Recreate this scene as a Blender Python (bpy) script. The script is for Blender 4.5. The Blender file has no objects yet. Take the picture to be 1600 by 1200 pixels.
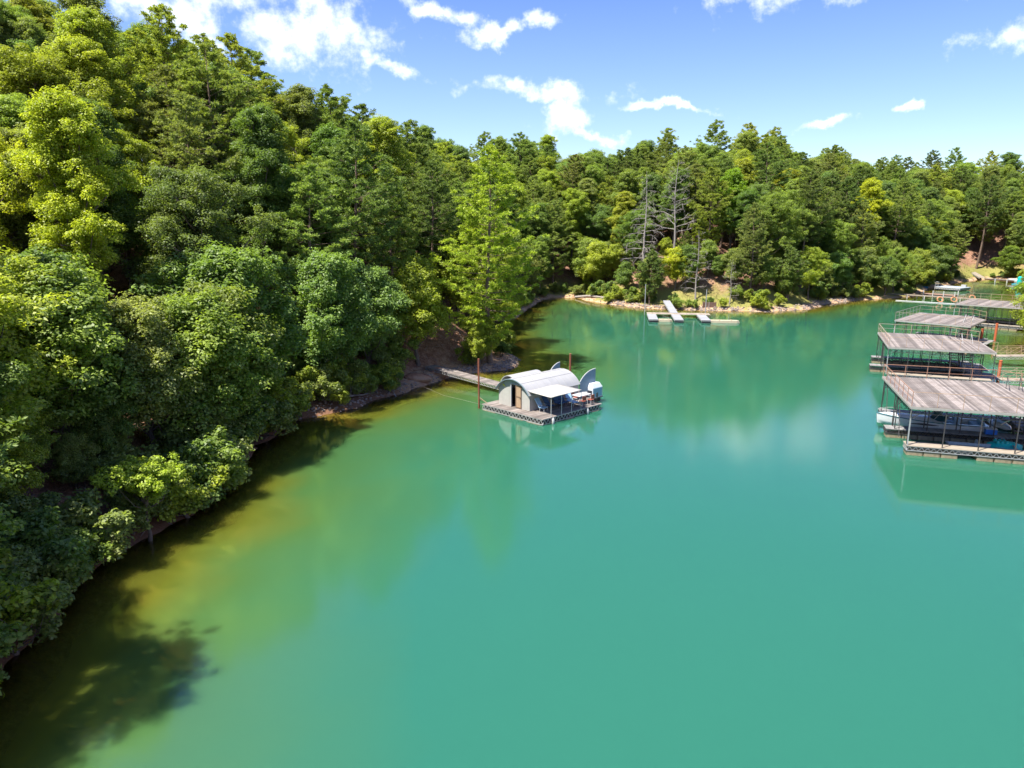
import bpy, math, random
import numpy as np
from mathutils import Vector, Matrix
R = math.radians
rng = np.random.default_rng(7)
random.seed(7)
S = bpy.context.scene
COL = S.collection

# ------------------------------------------------------------------ camera, world, sun, exposure
cam_d = bpy.data.cameras.new('camera'); cam = bpy.data.objects.new('camera', cam_d); COL.objects.link(cam)
cam.location = (0, 0, 15); cam.rotation_euler = (R(90 - 12.7), 0, 0)
cam_d.sensor_width = 36; cam_d.lens = 24.95; cam_d.clip_start = .1; cam_d.clip_end = 8000
S.camera = cam
SUN_EL = 64.0
SUN_DIR = Vector((-.85, -.53, 0)).normalized() * math.cos(R(SUN_EL)) + Vector((0, 0, math.sin(R(SUN_EL))))
sd = bpy.data.lights.new('sun', 'SUN'); sd.energy = 5.0; sd.angle = R(.5); sd.color = (1, .955, .87)
sun = bpy.data.objects.new('sun', sd); COL.objects.link(sun)
sun.rotation_euler = SUN_DIR.to_track_quat('Z', 'Y').to_euler(); sun.location = (-60, 20, 90)
W = bpy.data.worlds.new('World'); S.world = W; W.use_nodes = True
S.view_settings.view_transform = 'Standard'; S.view_settings.look = 'None'
S.view_settings.exposure = 1.12; S.view_settings.gamma = 1
S.render.engine = 'CYCLES'
cy = S.cycles
cy.max_bounces = 6; cy.diffuse_bounces = 3; cy.glossy_bounces = 3; cy.transmission_bounces = 4; cy.transparent_max_bounces = 8
cy.use_denoising = True; cy.caustics_reflective = False; cy.caustics_refractive = False; cy.sample_clamp_indirect = 6


class NT:
    """small node-tree helper"""
    def __init__(s, tree): s.t = tree; s.t.nodes.clear()
    def n(s, typ, **k):
        nd = s.t.nodes.new(typ)
        for a, b in k.items():
            if a == 'inp':
                for key, v in b.items():
                    if isinstance(v, bpy.types.NodeSocket): s.t.links.new(v, nd.inputs[key])
                    else: nd.inputs[key].default_value = v
            else: setattr(nd, a, b)
        return nd
    def math(s, op, a, b=0.0, clamp=False):
        return s.n('ShaderNodeMath', operation=op, use_clamp=clamp, inp={0: a, 1: b}).outputs[0]
    def mix(s, f, a, b, mode='MIX'):
        m = s.n('ShaderNodeMix', data_type='RGBA', blend_type=mode)
        for k, v in ((0, f), (6, a), (7, b)):
            if isinstance(v, bpy.types.NodeSocket): s.t.links.new(v, m.inputs[k])
            else: m.inputs[k].default_value = v if k == 0 else (tuple(v) + (1,))[:4]
        return m.outputs[2]
    def ramp(s, f, stops):
        r = s.n('ShaderNodeValToRGB', inp={0: f}); e = r.color_ramp.elements
        while len(e) < len(stops): e.new(.5)
        for el, (p, c) in zip(e, stops): el.position = p; el.color = (tuple(c) + (1,))[:4] if hasattr(c, '__len__') else (c, c, c, 1)
        return r.outputs[0]
    def noise(s, vec, scale, detail=4, rough=.5, dist=0.0):
        k = {'Scale': scale, 'Detail': detail, 'Roughness': rough, 'Distortion': dist}
        if vec is not None: k['Vector'] = vec
        return s.n('ShaderNodeTexNoise', inp=k).outputs[0]


# sky with clouds placed by direction (azimuth from +Y, elevation), more of them round the rest of the sky
w = NT(W.node_tree)
sky = w.n('ShaderNodeTexSky', sky_type='NISHITA', sun_disc=False, sun_elevation=R(SUN_EL), sun_rotation=math.atan2(-.85, -.53),
          altitude=300, air_density=1.0, dust_density=.35, ozone_density=2.2)
tc = w.n('ShaderNodeTexCoord').outputs['Generated']
sep = w.n('ShaderNodeSeparateXYZ', inp={0: tc})
az = w.math('ARCTAN2', sep.outputs[0], sep.outputs[1]); el = w.math('ARCSINE', sep.outputs[2])
azel = w.n('ShaderNodeCombineXYZ', inp={0: az, 1: el}).outputs[0]
warp = w.n('ShaderNodeTexNoise', inp={'Vector': azel, 'Scale': 14, 'Detail': 5, 'Roughness': .6})
wv = w.n('ShaderNodeVectorMath', operation='MULTIPLY_ADD', inp={0: warp.outputs['Color'], 1: (.10, .07, 0), 2: azel}).outputs[0]
wv = w.n('ShaderNodeVectorMath', operation='SUBTRACT', inp={0: wv, 1: (.05, .035, 0)}).outputs[0]
# (az deg, el deg, half width, half height, tilt deg)
CL = [(-19, 17.5, 5.5, 3.5, 0), (-14.8, 13.5, 5.0, 2.2, -6), (-25.5, 14.6, 5.5, 1.6, -22), (-11.5, 17.5, 2.5, 1.6, -20), (-5.8, 15.2, 3.0, .6, -12), (-0.8, 13.9, 3.6, .55, 5), (-9, 11.6, 2.5, .6, -20),
      (2.8, 9.8, 4.6, .7, -4), (4.2, 8.2, 2.0, 1.2, 20), (6.0, 6.6, 3, .5, -8), (18.2, 15.6, 3.6, 1.3, 0), (22.4, 15.6, 3.4, 1.0, 8),
      (22.8, 7.0, 2.2, .35, 12), (32.6, 11.4, 1.7, 1.0, 0), (31, 14.6, 3, .6, 0), (27.7, 7.8, .8, .3, 0), (12, 8.3, 3.3, .3, -8), (-30, 17.5, 6, 2, 10),
      (-45, 36, 8, 4, 0), (52, 33, 8, 4, -10), (60, 18, 14, 5, 0), (85, 35, 15, 6, 0), (-60, 22, 12, 5, 0), (-95, 38, 16, 6, 0),
      (120, 16, 16, 5, 0), (150, 34, 14, 6, 0), (-130, 18, 16, 5, 0), (-165, 38, 15, 6, 0), (175, 15, 14, 4, 0), (0, 60, 25, 7, 0)]
acc = None
for a0, e0, ha, he, tl in CL:
    mp = w.n('ShaderNodeMapping', vector_type='TEXTURE', inp={'Vector': wv, 'Location': (R(a0), R(e0), 0), 'Rotation': (0, 0, R(tl)), 'Scale': (R(ha), R(he), 1)})
    ln = w.n('ShaderNodeVectorMath', operation='LENGTH', inp={0: mp.outputs[0]}).outputs['Value']
    v = w.math('SUBTRACT', 1.42, ln)
    acc = v if acc is None else w.math('SMOOTH_MAX' if False else 'MAXIMUM', acc, v)
acc = w.math('MAXIMUM', acc, -1.0)
fb = w.noise(azel, 22, 7, .62); fb2 = w.noise(azel, 70, 5, .6)
dens = w.math('ADD', acc, w.math('MULTIPLY', w.math('SUBTRACT', fb, .5), 3.4))
dens = w.math('ADD', dens, w.math('MULTIPLY', w.math('SUBTRACT', fb2, .5), .9))
mr = w.n('ShaderNodeMapRange', interpolation_type='SMOOTHSTEP', inp={'Value': dens, 'From Min': .05, 'From Max': 1.45})
cmask = mr.outputs[0]
skyc = w.n('ShaderNodeHueSaturation', inp={'Color': sky.outputs[0], 'Hue': .52, 'Saturation': 1.3, 'Value': 1.0}).outputs[0]
horiz = w.n('ShaderNodeMapRange', inp={'Value': el, 'From Min': R(0), 'From Max': R(22), 'To Min': .30, 'To Max': 0.0}).outputs[0]
skyc = w.mix(horiz, skyc, (4.7, 6.2, 9.0))
ccol = w.mix(fb2, (6.0, 6.6, 7.6), (8.6, 8.8, 9.0))
w.t.links.new(w.n('ShaderNodeBackground', inp={'Color': w.mix(w.math('MULTIPLY', cmask, .93), skyc, ccol), 'Strength': .092}).outputs[0],
              w.n('ShaderNodeOutputWorld').inputs[0])


# ------------------------------------------------------------------ materials
MATS = {}
def mat(name, col=(.5, .5, .5), rough=.7, metal=0.0, var=0.0, noise_amt=0.0, nscale=6.0, spec=.5, bump=0.0, island=False, coat=0.0, col2=None):
    if name in MATS: return MATS[name]
    m = bpy.data.materials.new(name); m.use_nodes = True; t = NT(m.node_tree)
    pos = t.n('ShaderNodeTexCoord').outputs['Object']
    c = t.mix(0.0, col, col)
    if col2 is not None:
        c = t.mix(t.ramp(t.noise(pos, nscale * .35, 5, .6), [(.4, 0), (.62, 1)]), col, col2)
    if noise_amt:
        f = t.noise(pos, nscale, 6, .65)
        c = t.mix(1.0, c, t.ramp(f, [(.25, 1 - noise_amt), (.75, 1 + noise_amt * .4)]), 'MULTIPLY')
    if island:
        g = t.n('ShaderNodeNewGeometry').outputs['Random Per Island']
        c = t.mix(1.0, c, t.ramp(g, [(0, 1 - var), (1, 1 + var * .35)]), 'MULTIPLY')
    b = t.n('ShaderNodeBsdfPrincipled', inp={'Base Color': c, 'Roughness': rough, 'Metallic': metal, 'Specular IOR Level': spec, 'Coat Weight': coat})
    if bump:
        bn = t.n('ShaderNodeBump', inp={'Strength': bump, 'Distance': .02, 'Height': t.noise(pos, nscale * 3, 5, .6)})
        t.t.links.new(bn.outputs[0], b.inputs['Normal'])
    t.t.links.new(b.outputs[0], t.n('ShaderNodeOutputMaterial').inputs[0])
    MATS[name] = m; return m

def leaf_mat(name, trans=.35, gloss=.022, rv=.35):
    m = bpy.data.materials.new(name); m.use_nodes = True; t = NT(m.node_tree)
    oi = t.n('ShaderNodeObjectInfo')
    isl = t.n('ShaderNodeNewGeometry').outputs['Random Per Island']
    pos = t.n('ShaderNodeTexCoord').outputs['Object']
    lump = t.noise(pos, .55, 3, .5)
    c = t.mix(1.0, oi.outputs['Color'], t.ramp(isl, [(0, (1 - rv, 1 - rv, 1 - rv * .6)), (.6, (1, 1, 1)), (1, (1.36, 1.34, 1.0))]), 'MULTIPLY')
    c = t.mix(1.0, c, t.ramp(lump, [(.3, (.8, .86, .95)), (.7, (1.18, 1.14, .95))]), 'MULTIPLY')
    d = t.n('ShaderNodeBsdfDiffuse', inp={'Color': c})
    c2 = t.mix(1.0, c, (1.2, 1.25, .55), 'MULTIPLY')
    tr = t.n('ShaderNodeBsdfTranslucent', inp={'Color': c2})
    mx = t.n('ShaderNodeMixShader', inp={0: trans, 1: d.outputs[0], 2: tr.outputs[0]})
    gl = t.n('ShaderNodeBsdfGlossy', inp={'Color': (1, 1, 1, 1), 'Roughness': .5})
    m2 = t.n('ShaderNodeMixShader', inp={0: gloss, 1: mx.outputs[0], 2: gl.outputs[0]})
    t.t.links.new(m2.outputs[0], t.n('ShaderNodeOutputMaterial').inputs[0])
    MATS[name] = m; return m

LEAF = leaf_mat('leaf', .48); NEEDLE = leaf_mat('needle', .42, .012, .3)
BARK = mat('bark', (.16, .125, .10), .9, noise_amt=.5, nscale=5, bump=.6)
PBARK = mat('pine_bark', (.20, .135, .10), .9, noise_amt=.55, nscale=4, bump=.8)
DEADW = mat('dead_wood', (.33, .29, .26), .9, noise_amt=.35, nscale=4)
PLANK = mat('weathered_plank', (.235, .195, .17), .85, island=True, var=.5, noise_amt=.3, nscale=3, col2=(.31, .265, .24))
PLANKL = mat('pale_plank', (.34, .285, .22), .85, island=True, var=.22, noise_amt=.2, nscale=3)
PLANKG = mat('grey_plank', (.26, .25, .24), .85, island=True, var=.25, noise_amt=.25, nscale=3)
STEELD = mat('dark_steel', (.055, .05, .05), .6, noise_amt=.4, nscale=8)
STEELG = mat('galvanised_steel', (.42, .42, .41), .5, .3, noise_amt=.3, nscale=9)
RUSTR = mat('rusty_rail', (.36, .19, .12), .8, noise_amt=.35, nscale=7)
RUSTG = mat('tan_rail', (.45, .30, .20), .75, noise_amt=.35, nscale=7)
RUSTP = mat('rust_pole', (.27, .085, .045), .8, noise_amt=.4, nscale=6)
ORANGE = mat('orange_pile', (.55, .13, .05), .7, noise_amt=.3, nscale=4)
FASCIA = mat('fascia', (.36, .335, .30), .7, noise_amt=.2, nscale=4)
FLOATM = mat('float_block', (.42, .33, .21), .8, noise_amt=.35, nscale=4, col2=(.27, .21, .13))
WHITE = mat('white_paint', (.50, .50, .49), .45, noise_amt=.12, nscale=3)
CABW = mat('cabin_wall', (.44, .43, .39), .6, noise_amt=.15, nscale=2)
ROOFM = mat('pale_roof', (.39, .385, .375), .5, noise_amt=.12, nscale=1.5, col2=(.34, .34, .345))
CANVAS = mat('canvas', (.42, .40, .36), .9, noise_amt=.12, nscale=2.5)
DOORT = mat('tan_door', (.42, .29, .18), .75, noise_amt=.2, nscale=4)
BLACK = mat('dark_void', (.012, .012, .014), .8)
NAVY = mat('navy_fabric', (.035, .09, .20), .8, noise_amt=.2)
BLUEL = mat('pale_blue_plastic', (.30, .48, .66), .5)
GELW = mat('gelcoat', (.72, .73, .73), .22, noise_amt=.06, nscale=2, coat=.4)
TEALS = mat('teal_stripe', (.02, .14, .17), .3)
TEAL = mat('teal_plastic', (.01, .47, .43), .4)
COOL = mat('cooler_blue', (.02, .16, .62), .4)
GLASSD = mat('tinted_glass', (.02, .07, .10), .06, spec=.9)
REDB = mat('red_brown', (.30, .08, .05), .6)
YELL = mat('yellow', (.75, .70, .08), .5)
DARKV = mat('dark_vinyl', (.03, .035, .045), .6)
ALU = mat('aluminium', (.45, .50, .50), .45, .35, noise_amt=.25)
TAN = mat('cream_float', (.46, .39, .27), .75, noise_amt=.2, nscale=2)
PALEB = mat('pale_blue_deck', (.36, .41, .47), .7, noise_amt=.1)
ROCK = mat('rock', (.30, .24, .20), .9, noise_amt=.5, nscale=3, bump=.6)
ROCKR = mat('red_rock', (.32, .14, .08), .9, noise_amt=.5, nscale=2, bump=.8, col2=(.38, .24, .15))

# ------------------------------------------------------------------ object helpers
def tag(o, label=None, cat=None, group=None, kind=None):
    if label: o['label'] = label
    if cat: o['category'] = cat
    if group: o['group'] = group
    if kind: o['kind'] = kind
    return o
def empty(name, loc, rz, label, cat, group=None):
    o = bpy.data.objects.new(name, None); COL.objects.link(o); o.empty_display_size = .2
    o.location = loc; o.rotation_euler = (0, 0, rz); return tag(o, label, cat, group)
def copy_tree(o, parent=None):
    c = o.copy(); COL.objects.link(c); c.parent = parent
    for ch in o.children: copy_tree(ch, c)
    return c
def np_mesh(name, V, F, m, smooth=False, nside=4):
    me = bpy.data.meshes.new(name); V = np.asarray(V, np.float32); F = np.asarray(F, np.int32)
    me.vertices.add(len(V)); me.vertices.foreach_set('co', V.ravel())
    me.loops.add(F.size); me.loops.foreach_set('vertex_index', F.ravel())
    me.polygons.add(len(F)); me.polygons.foreach_set('loop_start', np.arange(0, F.size, F.shape[1], dtype=np.int32))
    me.polygons.foreach_set('loop_total', np.full(len(F), F.shape[1], np.int32))
    if smooth: me.polygons.foreach_set('use_smooth', np.ones(len(F), bool))
    me.materials.append(m); me.update(calc_edges=True); return me

class MB:
    """collects boxes, bars, tubes and lofts; build() links them as one mesh object"""
    def __init__(s): s.v = []; s.f = []
    def box(s, c, sz, rz=0.0, taper=1.0):
        n = len(s.v); cx, cy_, cz = c; a, b, h = sz[0] / 2, sz[1] / 2, sz[2] / 2; ca, sa = math.cos(rz), math.sin(rz)
        for k, tp in ((-1, 1.0), (1, taper)):
            for i, j in ((-1, -1), (1, -1), (1, 1), (-1, 1)):
                x, y = i * a * tp, j * b * tp; s.v.append((cx + x * ca - y * sa, cy_ + x * sa + y * ca, cz + k * h))
        s.f += [(n, n + 3, n + 2, n + 1), (n + 4, n + 5, n + 6, n + 7)] + [(n + i, n + (i + 1) % 4, n + 4 + (i + 1) % 4, n + 4 + i) for i in range(4)]
        return s
    def bar(s, p, q, wd=.05, ht=None):
        p, q = Vector(p), Vector(q); d = q - p
        if d.length < 1e-6: return s
        z = d.normalized(); up = Vector((0, 0, 1)) if abs(z.z) < .95 else Vector((0, 1, 0))
        x = z.cross(up).normalized(); y = x.cross(z); ht = ht or wd; n = len(s.v)
        for e in (p, q):
            for i, j in ((-1, -1), (1, -1), (1, 1), (-1, 1)): s.v.append(tuple(e + x * i * wd / 2 + y * j * ht / 2))
        s.f += [(n, n + 1, n + 2, n + 3), (n + 7, n + 6, n + 5, n + 4)] + [(n + (i + 1) % 4, n + i, n + 4 + i, n + 4 + (i + 1) % 4) for i in range(4)]
        return s
    def tube(s, pts, rad, n=8, cap=True):
        pts = [Vector(p) for p in pts]
        if not hasattr(rad, '__len__'): rad = [rad] * len(pts)
        b = len(s.v)
        for k, p in enumerate(pts):
            d = (pts[min(k + 1, len(pts) - 1)] - pts[max(k - 1, 0)]).normalized()
            up = Vector((0, 0, 1)) if abs(d.z) < .9 else Vector((1, 0, 0))
            x = d.cross(up).normalized(); y = x.cross(d)
            for i in range(n):
                a = 2 * math.pi * i / n; s.v.append(tuple(p + x * math.cos(a) * rad[k] + y * math.sin(a) * rad[k]))
        for k in range(len(pts) - 1):
            for i in range(n):
                s.f.append((b + k * n + i, b + k * n + (i + 1) % n, b + (k + 1) * n + (i + 1) % n, b + (k + 1) * n + i))
        if cap:
            s.f.append(tuple(b + i for i in range(n))[::-1]); s.f.append(tuple(b + (len(pts) - 1) * n + i for i in range(n)))
        return s
    def loft(s, rings, closed=True, caps=True):
        b = len(s.v); n = len(rings[0])
        for r in rings: s.v += [tuple(p) for p in r]
        for k in range(len(rings) - 1):
            for i in range(n if closed else n - 1):
                s.f.append((b + k * n + i, b + k * n + (i + 1) % n, b + (k + 1) * n + (i + 1) % n, b + (k + 1) * n + i))
        if caps:
            s.f.append(tuple(b + i for i in range(n))[::-1]); s.f.append(tuple(b + (len(rings) - 1) * n + i for i in range(n)))
        return s
    def slab(s, poly, z0, z1):
        return s.loft([[(x, y, z0) for x, y in poly], [(x, y, z1) for x, y in poly]])
    def build(s, name, m, parent=None, smooth=False, kind=None, bevel=0.0):
        me = bpy.data.meshes.new(name); me.from_pydata(s.v, [], s.f); me.materials.append(m)
        if smooth:
            for p in me.polygons: p.use_smooth = True
        me.update(); o = bpy.data.objects.new(name, me); COL.objects.link(o); o.parent = parent
        if smooth:
            try: me.set_sharp_from_angle(angle=R(38))
            except Exception: pass
        if kind: o['kind'] = kind
        if bevel:
            bv = o.modifiers.new('bevel', 'BEVEL'); bv.width = bevel; bv.segments = 2
        return o
def inst(proto_obj, name, parent, loc=(0, 0, 0), rz=0.0):
    o = bpy.data.objects.new(name, proto_obj.data if hasattr(proto_obj, 'data') else proto_obj); COL.objects.link(o)
    o.parent = parent; o.location = loc; o.rotation_euler = (0, 0, rz); return o

# ------------------------------------------------------------------ terrain
LAKE = [(-17, -60), (-16.5, -5), (-17, 10), (-17.3, 18.5), (-17.8, 22), (-18.6, 26.8), (-18.0, 31.6), (-16.7, 35), (-17.5, 40.9), (-17.8, 47), (-17.2, 53), (-13.8, 57.2), (-11.2, 61.6),
        (-7.9, 66.2), (-6.3, 70.5), (-4.6, 71.5), (-2.6, 72.5), (-.9, 73.6), (.6, 76), (.2, 82), (-2, 93), (-1, 108), (2, 125), (5.5, 142), (8, 148.5), (13.5, 149), (16, 141), (19.4, 135), (24.5, 129.6), (31, 127), (37.9, 125.6), (44.6, 124),
        (53, 128), (61, 137), (68, 142.5), (76, 146), (84, 150.5), (92, 160), (100, 171), (108, 178), (117, 188), (127, 196), (137, 203), (139, 197), (131, 183), (121, 168), (108, 149), (96, 131),
        (86, 113), (75, 97), (62.5, 83), (61.5, 66), (58, 48), (54, 28), (54, 0), (70, -70), (60, -300), (-60, -300)]
LK = np.array(LAKE, float)
def wob(x, y):
    return (np.sin(x * .9 + 1.3 * np.sin(y * .5)) * np.cos(y * .8 + 1.1 * np.sin(x * .43)) + .5 * np.sin(x * 2.3 + y * 1.7) * np.cos(y * 2.1 - x * .6))
def shore(x, y):
    x = np.asarray(x, float); y = np.asarray(y, float); best = np.full(x.shape, 1e18); inside = np.zeros(x.shape, bool)
    n = len(LK)
    for i in range(n):
        ax, ay = LK[i]; bx, by = LK[(i + 1) % n]; dx, dy = bx - ax, by - ay
        t = np.clip(((x - ax) * dx + (y - ay) * dy) / (dx * dx + dy * dy), 0, 1)
        best = np.minimum(best, (x - ax - t * dx) ** 2 + (y - ay - t * dy) ** 2)
        if dy != 0:
            cr = ((ay > y) != (by > y)) & (x < (bx - ax) * (y - ay) / dy + ax); inside ^= cr
    return np.sqrt(best) * np.where(inside, -1, 1)
def ground(x, y, s=None):
    x = np.asarray(x, float); y = np.asarray(y, float)
    if s is None: s = shore(x, y)
    s = s + .45 * wob(x * .8, y * .8) * np.clip(1.6 - np.abs(s) * .1, 0, 1)
    left = 1 / (1 + np.exp((x - .30 * (y - 80) - 4) / 9.0)) * 1 / (1 + np.exp((y - 128) / 12.0))
    right = 1 / (1 + np.exp(-(x - (48 + .5 * np.clip(y, 0, 180))) / 6.0)) * 1 / (1 + np.exp((y - 150 - (x - 100)) / 12.0))
    hm = 28 + 4 * left - 6 * (1 / (1 + np.exp((y - 68) / 10.0))) * left - 3 * right * (1 - left)
    land = .75 * (1 - np.exp(-np.maximum(s, 0) / .9)) + hm * (1 - np.exp(-np.maximum(s - 2.5, 0) / 44.0))
    land = land + .22 * wob(x * .45, y * .45) * np.clip(s / 6, 0, 1) + .07 * wob(x * 1.9, y * 1.9) * np.clip(s, 0, 1)
    bed = -7.0 * (1 - np.exp(np.minimum(s, 0) / 18.0)) + .10 * wob(x * 1.1, y * 1.1) * np.clip(-s / 2, 0, 1)
    return np.where(s > 0, land, bed)
def gz(x, y): return float(ground(np.array([x]), np.array([y]))[0])

def axis(a, b, st, far): return np.unique(np.concatenate([-np.array(far)[::-1] + a, np.arange(a, b + .01, st), b + np.array(far)]))
def grid_mesh(name, xs, ys, zf, m):
    X, Y = np.meshgrid(xs, ys); s = shore(X, Y); Z = zf(X, Y, s); nx, ny = len(xs), len(ys)
    idx = np.arange(nx * ny).reshape(ny, nx)
    F = np.stack([idx[:-1, :-1], idx[:-1, 1:], idx[1:, 1:], idx[1:, :-1]], -1).reshape(-1, 4)
    me = np_mesh(name, np.stack([X, Y, Z], -1).reshape(-1, 3), F, m, True)
    h = ground(X, Y, s)
    for nm, arr in (('shore_distance', s), ('bed_depth', -h)):
        at = me.attributes.new(nm, 'FLOAT', 'POINT'); at.data.foreach_set('value', arr.ravel().astype(np.float32))
    o = bpy.data.objects.new(name, me); COL.objects.link(o); return o

# ground material: red-brown litter in the wood, sand and clay at the bank, grass on open banks
gm = bpy.data.materials.new('ground'); gm.use_nodes = True; t = NT(gm.node_tree)
pos = t.n('ShaderNodeNewGeometry').outputs['Position']
sh = t.n('ShaderNodeAttribute', attribute_name='shore_distance').outputs['Fac']
n1 = t.noise(pos, .35, 5, .6); n2 = t.noise(pos, 2.2, 6, .7); n3 = t.noise(pos, 9, 4, .7); n4 = t.noise(pos, 30, 3, .7)
litter = t.mix(t.ramp(n2, [(.38, 0), (.62, 1)]), (.20, .085, .05), (.40, .235, .16))
litter = t.mix(t.ramp(n3, [(.42, 0), (.6, .6)]), litter, (.11, .06, .04))
litter = t.mix(t.ramp(n4, [(.55, 0), (.7, .8)]), litter, (.5, .36, .25))
bank = t.mix(t.ramp(n2, [(.35, 0), (.65, 1)]), (.44, .24, .13), (.58, .42, .27))
bank = t.mix(t.ramp(n3, [(.45, 0), (.7, .6)]), bank, (.25, .15, .10))
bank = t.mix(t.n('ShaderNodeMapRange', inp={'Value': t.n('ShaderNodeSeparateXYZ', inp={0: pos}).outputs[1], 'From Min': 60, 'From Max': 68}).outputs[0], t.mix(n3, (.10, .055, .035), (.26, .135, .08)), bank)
grass = t.mix(n3, (.14, .17, .035), (.33, .29, .09))
sy = t.n('ShaderNodeSeparateXYZ', inp={0: pos}).outputs
farm = t.n('ShaderNodeMapRange', inp={'Value': sy[1], 'From Min': 100, 'From Max': 118}).outputs[0]
gf = t.math('MULTIPLY', farm, t.ramp(t.math('ADD', t.math('MULTIPLY', sh, .07), t.math('MULTIPLY', n1, .5)), [(.28, 0), (.36, .95), (.62, .9), (.8, 0)]))
nb = t.math('ADD', sh, t.math('MULTIPLY', t.math('SUBTRACT', n1, .5), 3.0))
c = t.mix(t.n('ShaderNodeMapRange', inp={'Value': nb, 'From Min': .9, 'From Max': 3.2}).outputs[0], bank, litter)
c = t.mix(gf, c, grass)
bedc = t.mix(t.ramp(n2, [(.4, 0), (.6, 1)]), (.25, .17, .055), (.44, .33, .12))
bedc = t.mix(t.ramp(n3, [(.5, 0), (.7, .5)]), bedc, (.14, .09, .04))
c = t.mix(t.n('ShaderNodeMapRange', inp={'Value': sy[2], 'From Min': .02, 'From Max': -.12}).outputs[0], c, bedc)
b = t.n('ShaderNodeBsdfPrincipled', inp={'Base Color': c, 'Roughness': .95, 'Specular IOR Level': .15})
bn = t.n('ShaderNodeBump', inp={'Strength': .8, 'Distance': .12, 'Height': t.math('ADD', n2, t.math('MULTIPLY', n3, .6))}); t.t.links.new(bn.outputs[0], b.inputs['Normal'])
t.t.links.new(b.outputs[0], t.n('ShaderNodeOutputMaterial').inputs[0])
FAR = [30, 80, 200, 500, 1200, 3000]
g = grid_mesh('ground', axis(-95, 215, 1.0, FAR), axis(-20, 285, 1.0, FAR), lambda X, Y, s: ground(X, Y, s), gm)
tag(g, kind='structure')

# water: glossy surface over silt-laden green water whose opacity grows with depth
wm = bpy.data.materials.new('lake_water'); wm.use_nodes = True; t = NT(wm.node_tree)
dep = t.n('ShaderNodeAttribute', attribute_name='bed_depth').outputs['Fac']
pos = t.n('ShaderNodeNewGeometry').outputs['Position']
turb = t.math('SUBTRACT', 1.0, t.math('POWER', 2.718, t.math('MULTIPLY', dep, -1.0)), True)
turb = t.math('MULTIPLY', turb, .985)
big = t.noise(pos, .06, 3, .5)
dn = t.math('ADD', dep, t.math('MULTIPLY', t.math('SUBTRACT', big, .5), 1.2))
wc = t.ramp(t.math('DIVIDE', dn, 7.0), [(.03, (.15, .115, .014)), (.15, (.13, .15, .018)), (.27, (.060, .142, .040)), (.55, (.024, .136, .080))])
sss = t.n('ShaderNodeBsdfPrincipled', inp={'Base Color': wc, 'Roughness': 1.0, 'Specular IOR Level': 0.0, 'Subsurface Weight': 1.0, 'Subsurface Radius': (1, 1, 1), 'Subsurface Scale': 1.3})
sss.subsurface_method = 'BURLEY'
trn = t.n('ShaderNodeBsdfTransparent', inp={'Color': (.86, .84, .52, 1)})
body = t.n('ShaderNodeMixShader', inp={0: turb, 1: trn.outputs[0], 2: sss.outputs[0]})
mp = t.n('ShaderNodeMapping', inp={'Vector': pos, 'Rotation': (0, 0, R(12)), 'Scale': (1.0, 1.9, 1)}).outputs[0]
r1 = t.noise(mp, 1.6, 3, .55, .4); r2 = t.noise(mp, 6.0, 3, .6); r3 = t.noise(pos, .22, 2, .5)
hgt = t.math('ADD', t.math('MULTIPLY', r1, .0045), t.math('ADD', t.math('MULTIPLY', r2, .0042), t.math('MULTIPLY', t.noise(mp, 15.0, 2, .6), .0007)))
calm = t.n('ShaderNodeMapRange', inp={'Value': t.noise(pos, .045, 3, .55), 'From Min': .35, 'From Max': .65, 'To Min': .3, 'To Max': .75}).outputs[0]
bn = t.n('ShaderNodeBump', inp={'Strength': calm, 'Distance': 1.0, 'Height': hgt})
gl = t.n('ShaderNodeBsdfGlossy', inp={'Roughness': .02, 'Normal': bn.outputs[0]})
fr = t.n('ShaderNodeFresnel', inp={'IOR': 1.95, 'Normal': bn.outputs[0]})
wsh = t.n('ShaderNodeMixShader', inp={0: fr.outputs[0], 1: body.outputs[0], 2: gl.outputs[0]})
t.t.links.new(wsh.outputs[0], t.n('ShaderNodeOutputMaterial').inputs[0])
wa = grid_mesh('lake_water', axis(-30, 150, 1.5, [40, 200, 800]), axis(-20, 215, 1.5, [40, 200, 800]), lambda X, Y, s: X * 0, wm)
tag(wa, kind='structure')

# ------------------------------------------------------------------ trees
def unit(n, up=0.0):
    v = rng.normal(size=(n, 3)); v /= np.linalg.norm(v, axis=1)[:, None]
    if up: v[:, 2] += up; v /= np.linalg.norm(v, axis=1)[:, None]
    return v
def leaf_cards(P, N, L, Wd):
    """diamond leaves at P facing N"""
    n = len(P); T = np.cross(N, unit(n)); T /= np.linalg.norm(T, axis=1)[:, None] + 1e-9; B = np.cross(N, T)
    L = L * rng.uniform(.7, 1.3, n)[:, None]; Wd = Wd * rng.uniform(.7, 1.3, n)[:, None]
    droop = N * (L * .18)
    V = np.stack([P - T * L * .5 - droop, P + B * Wd * .5 - T * L * .05, P + T * L * .5 - droop, P - B * Wd * .5 - T * L * .05], 1).reshape(-1, 3)
    return V, np.arange(4 * n).reshape(n, 4)
def clump_leaves(C, rad, per, L, Wd, out=None):
    """leaves in flattened puffs round the clump centres C"""
    n = len(C) * per; d = unit(n, .25); r = rng.uniform(.45, 1.25, n) ** .7
    rr = np.repeat(rad * rng.uniform(.7, 1.25, len(C)), per)
    off = d * (r * rr)[:, None] * np.array([1, 1, .72]); ax = np.repeat(unit(len(C), .3), per, 0)
    off += ax * ((off * ax).sum(1) * rng.uniform(.3, 1.1))[:, None]
    P = np.repeat(C, per, 0) + off
    N = d * .55 + unit(n) * .55 + np.array([0, 0, .65])
    N /= np.linalg.norm(N, axis=1)[:, None]
    return leaf_cards(P, N, L, Wd)

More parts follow.
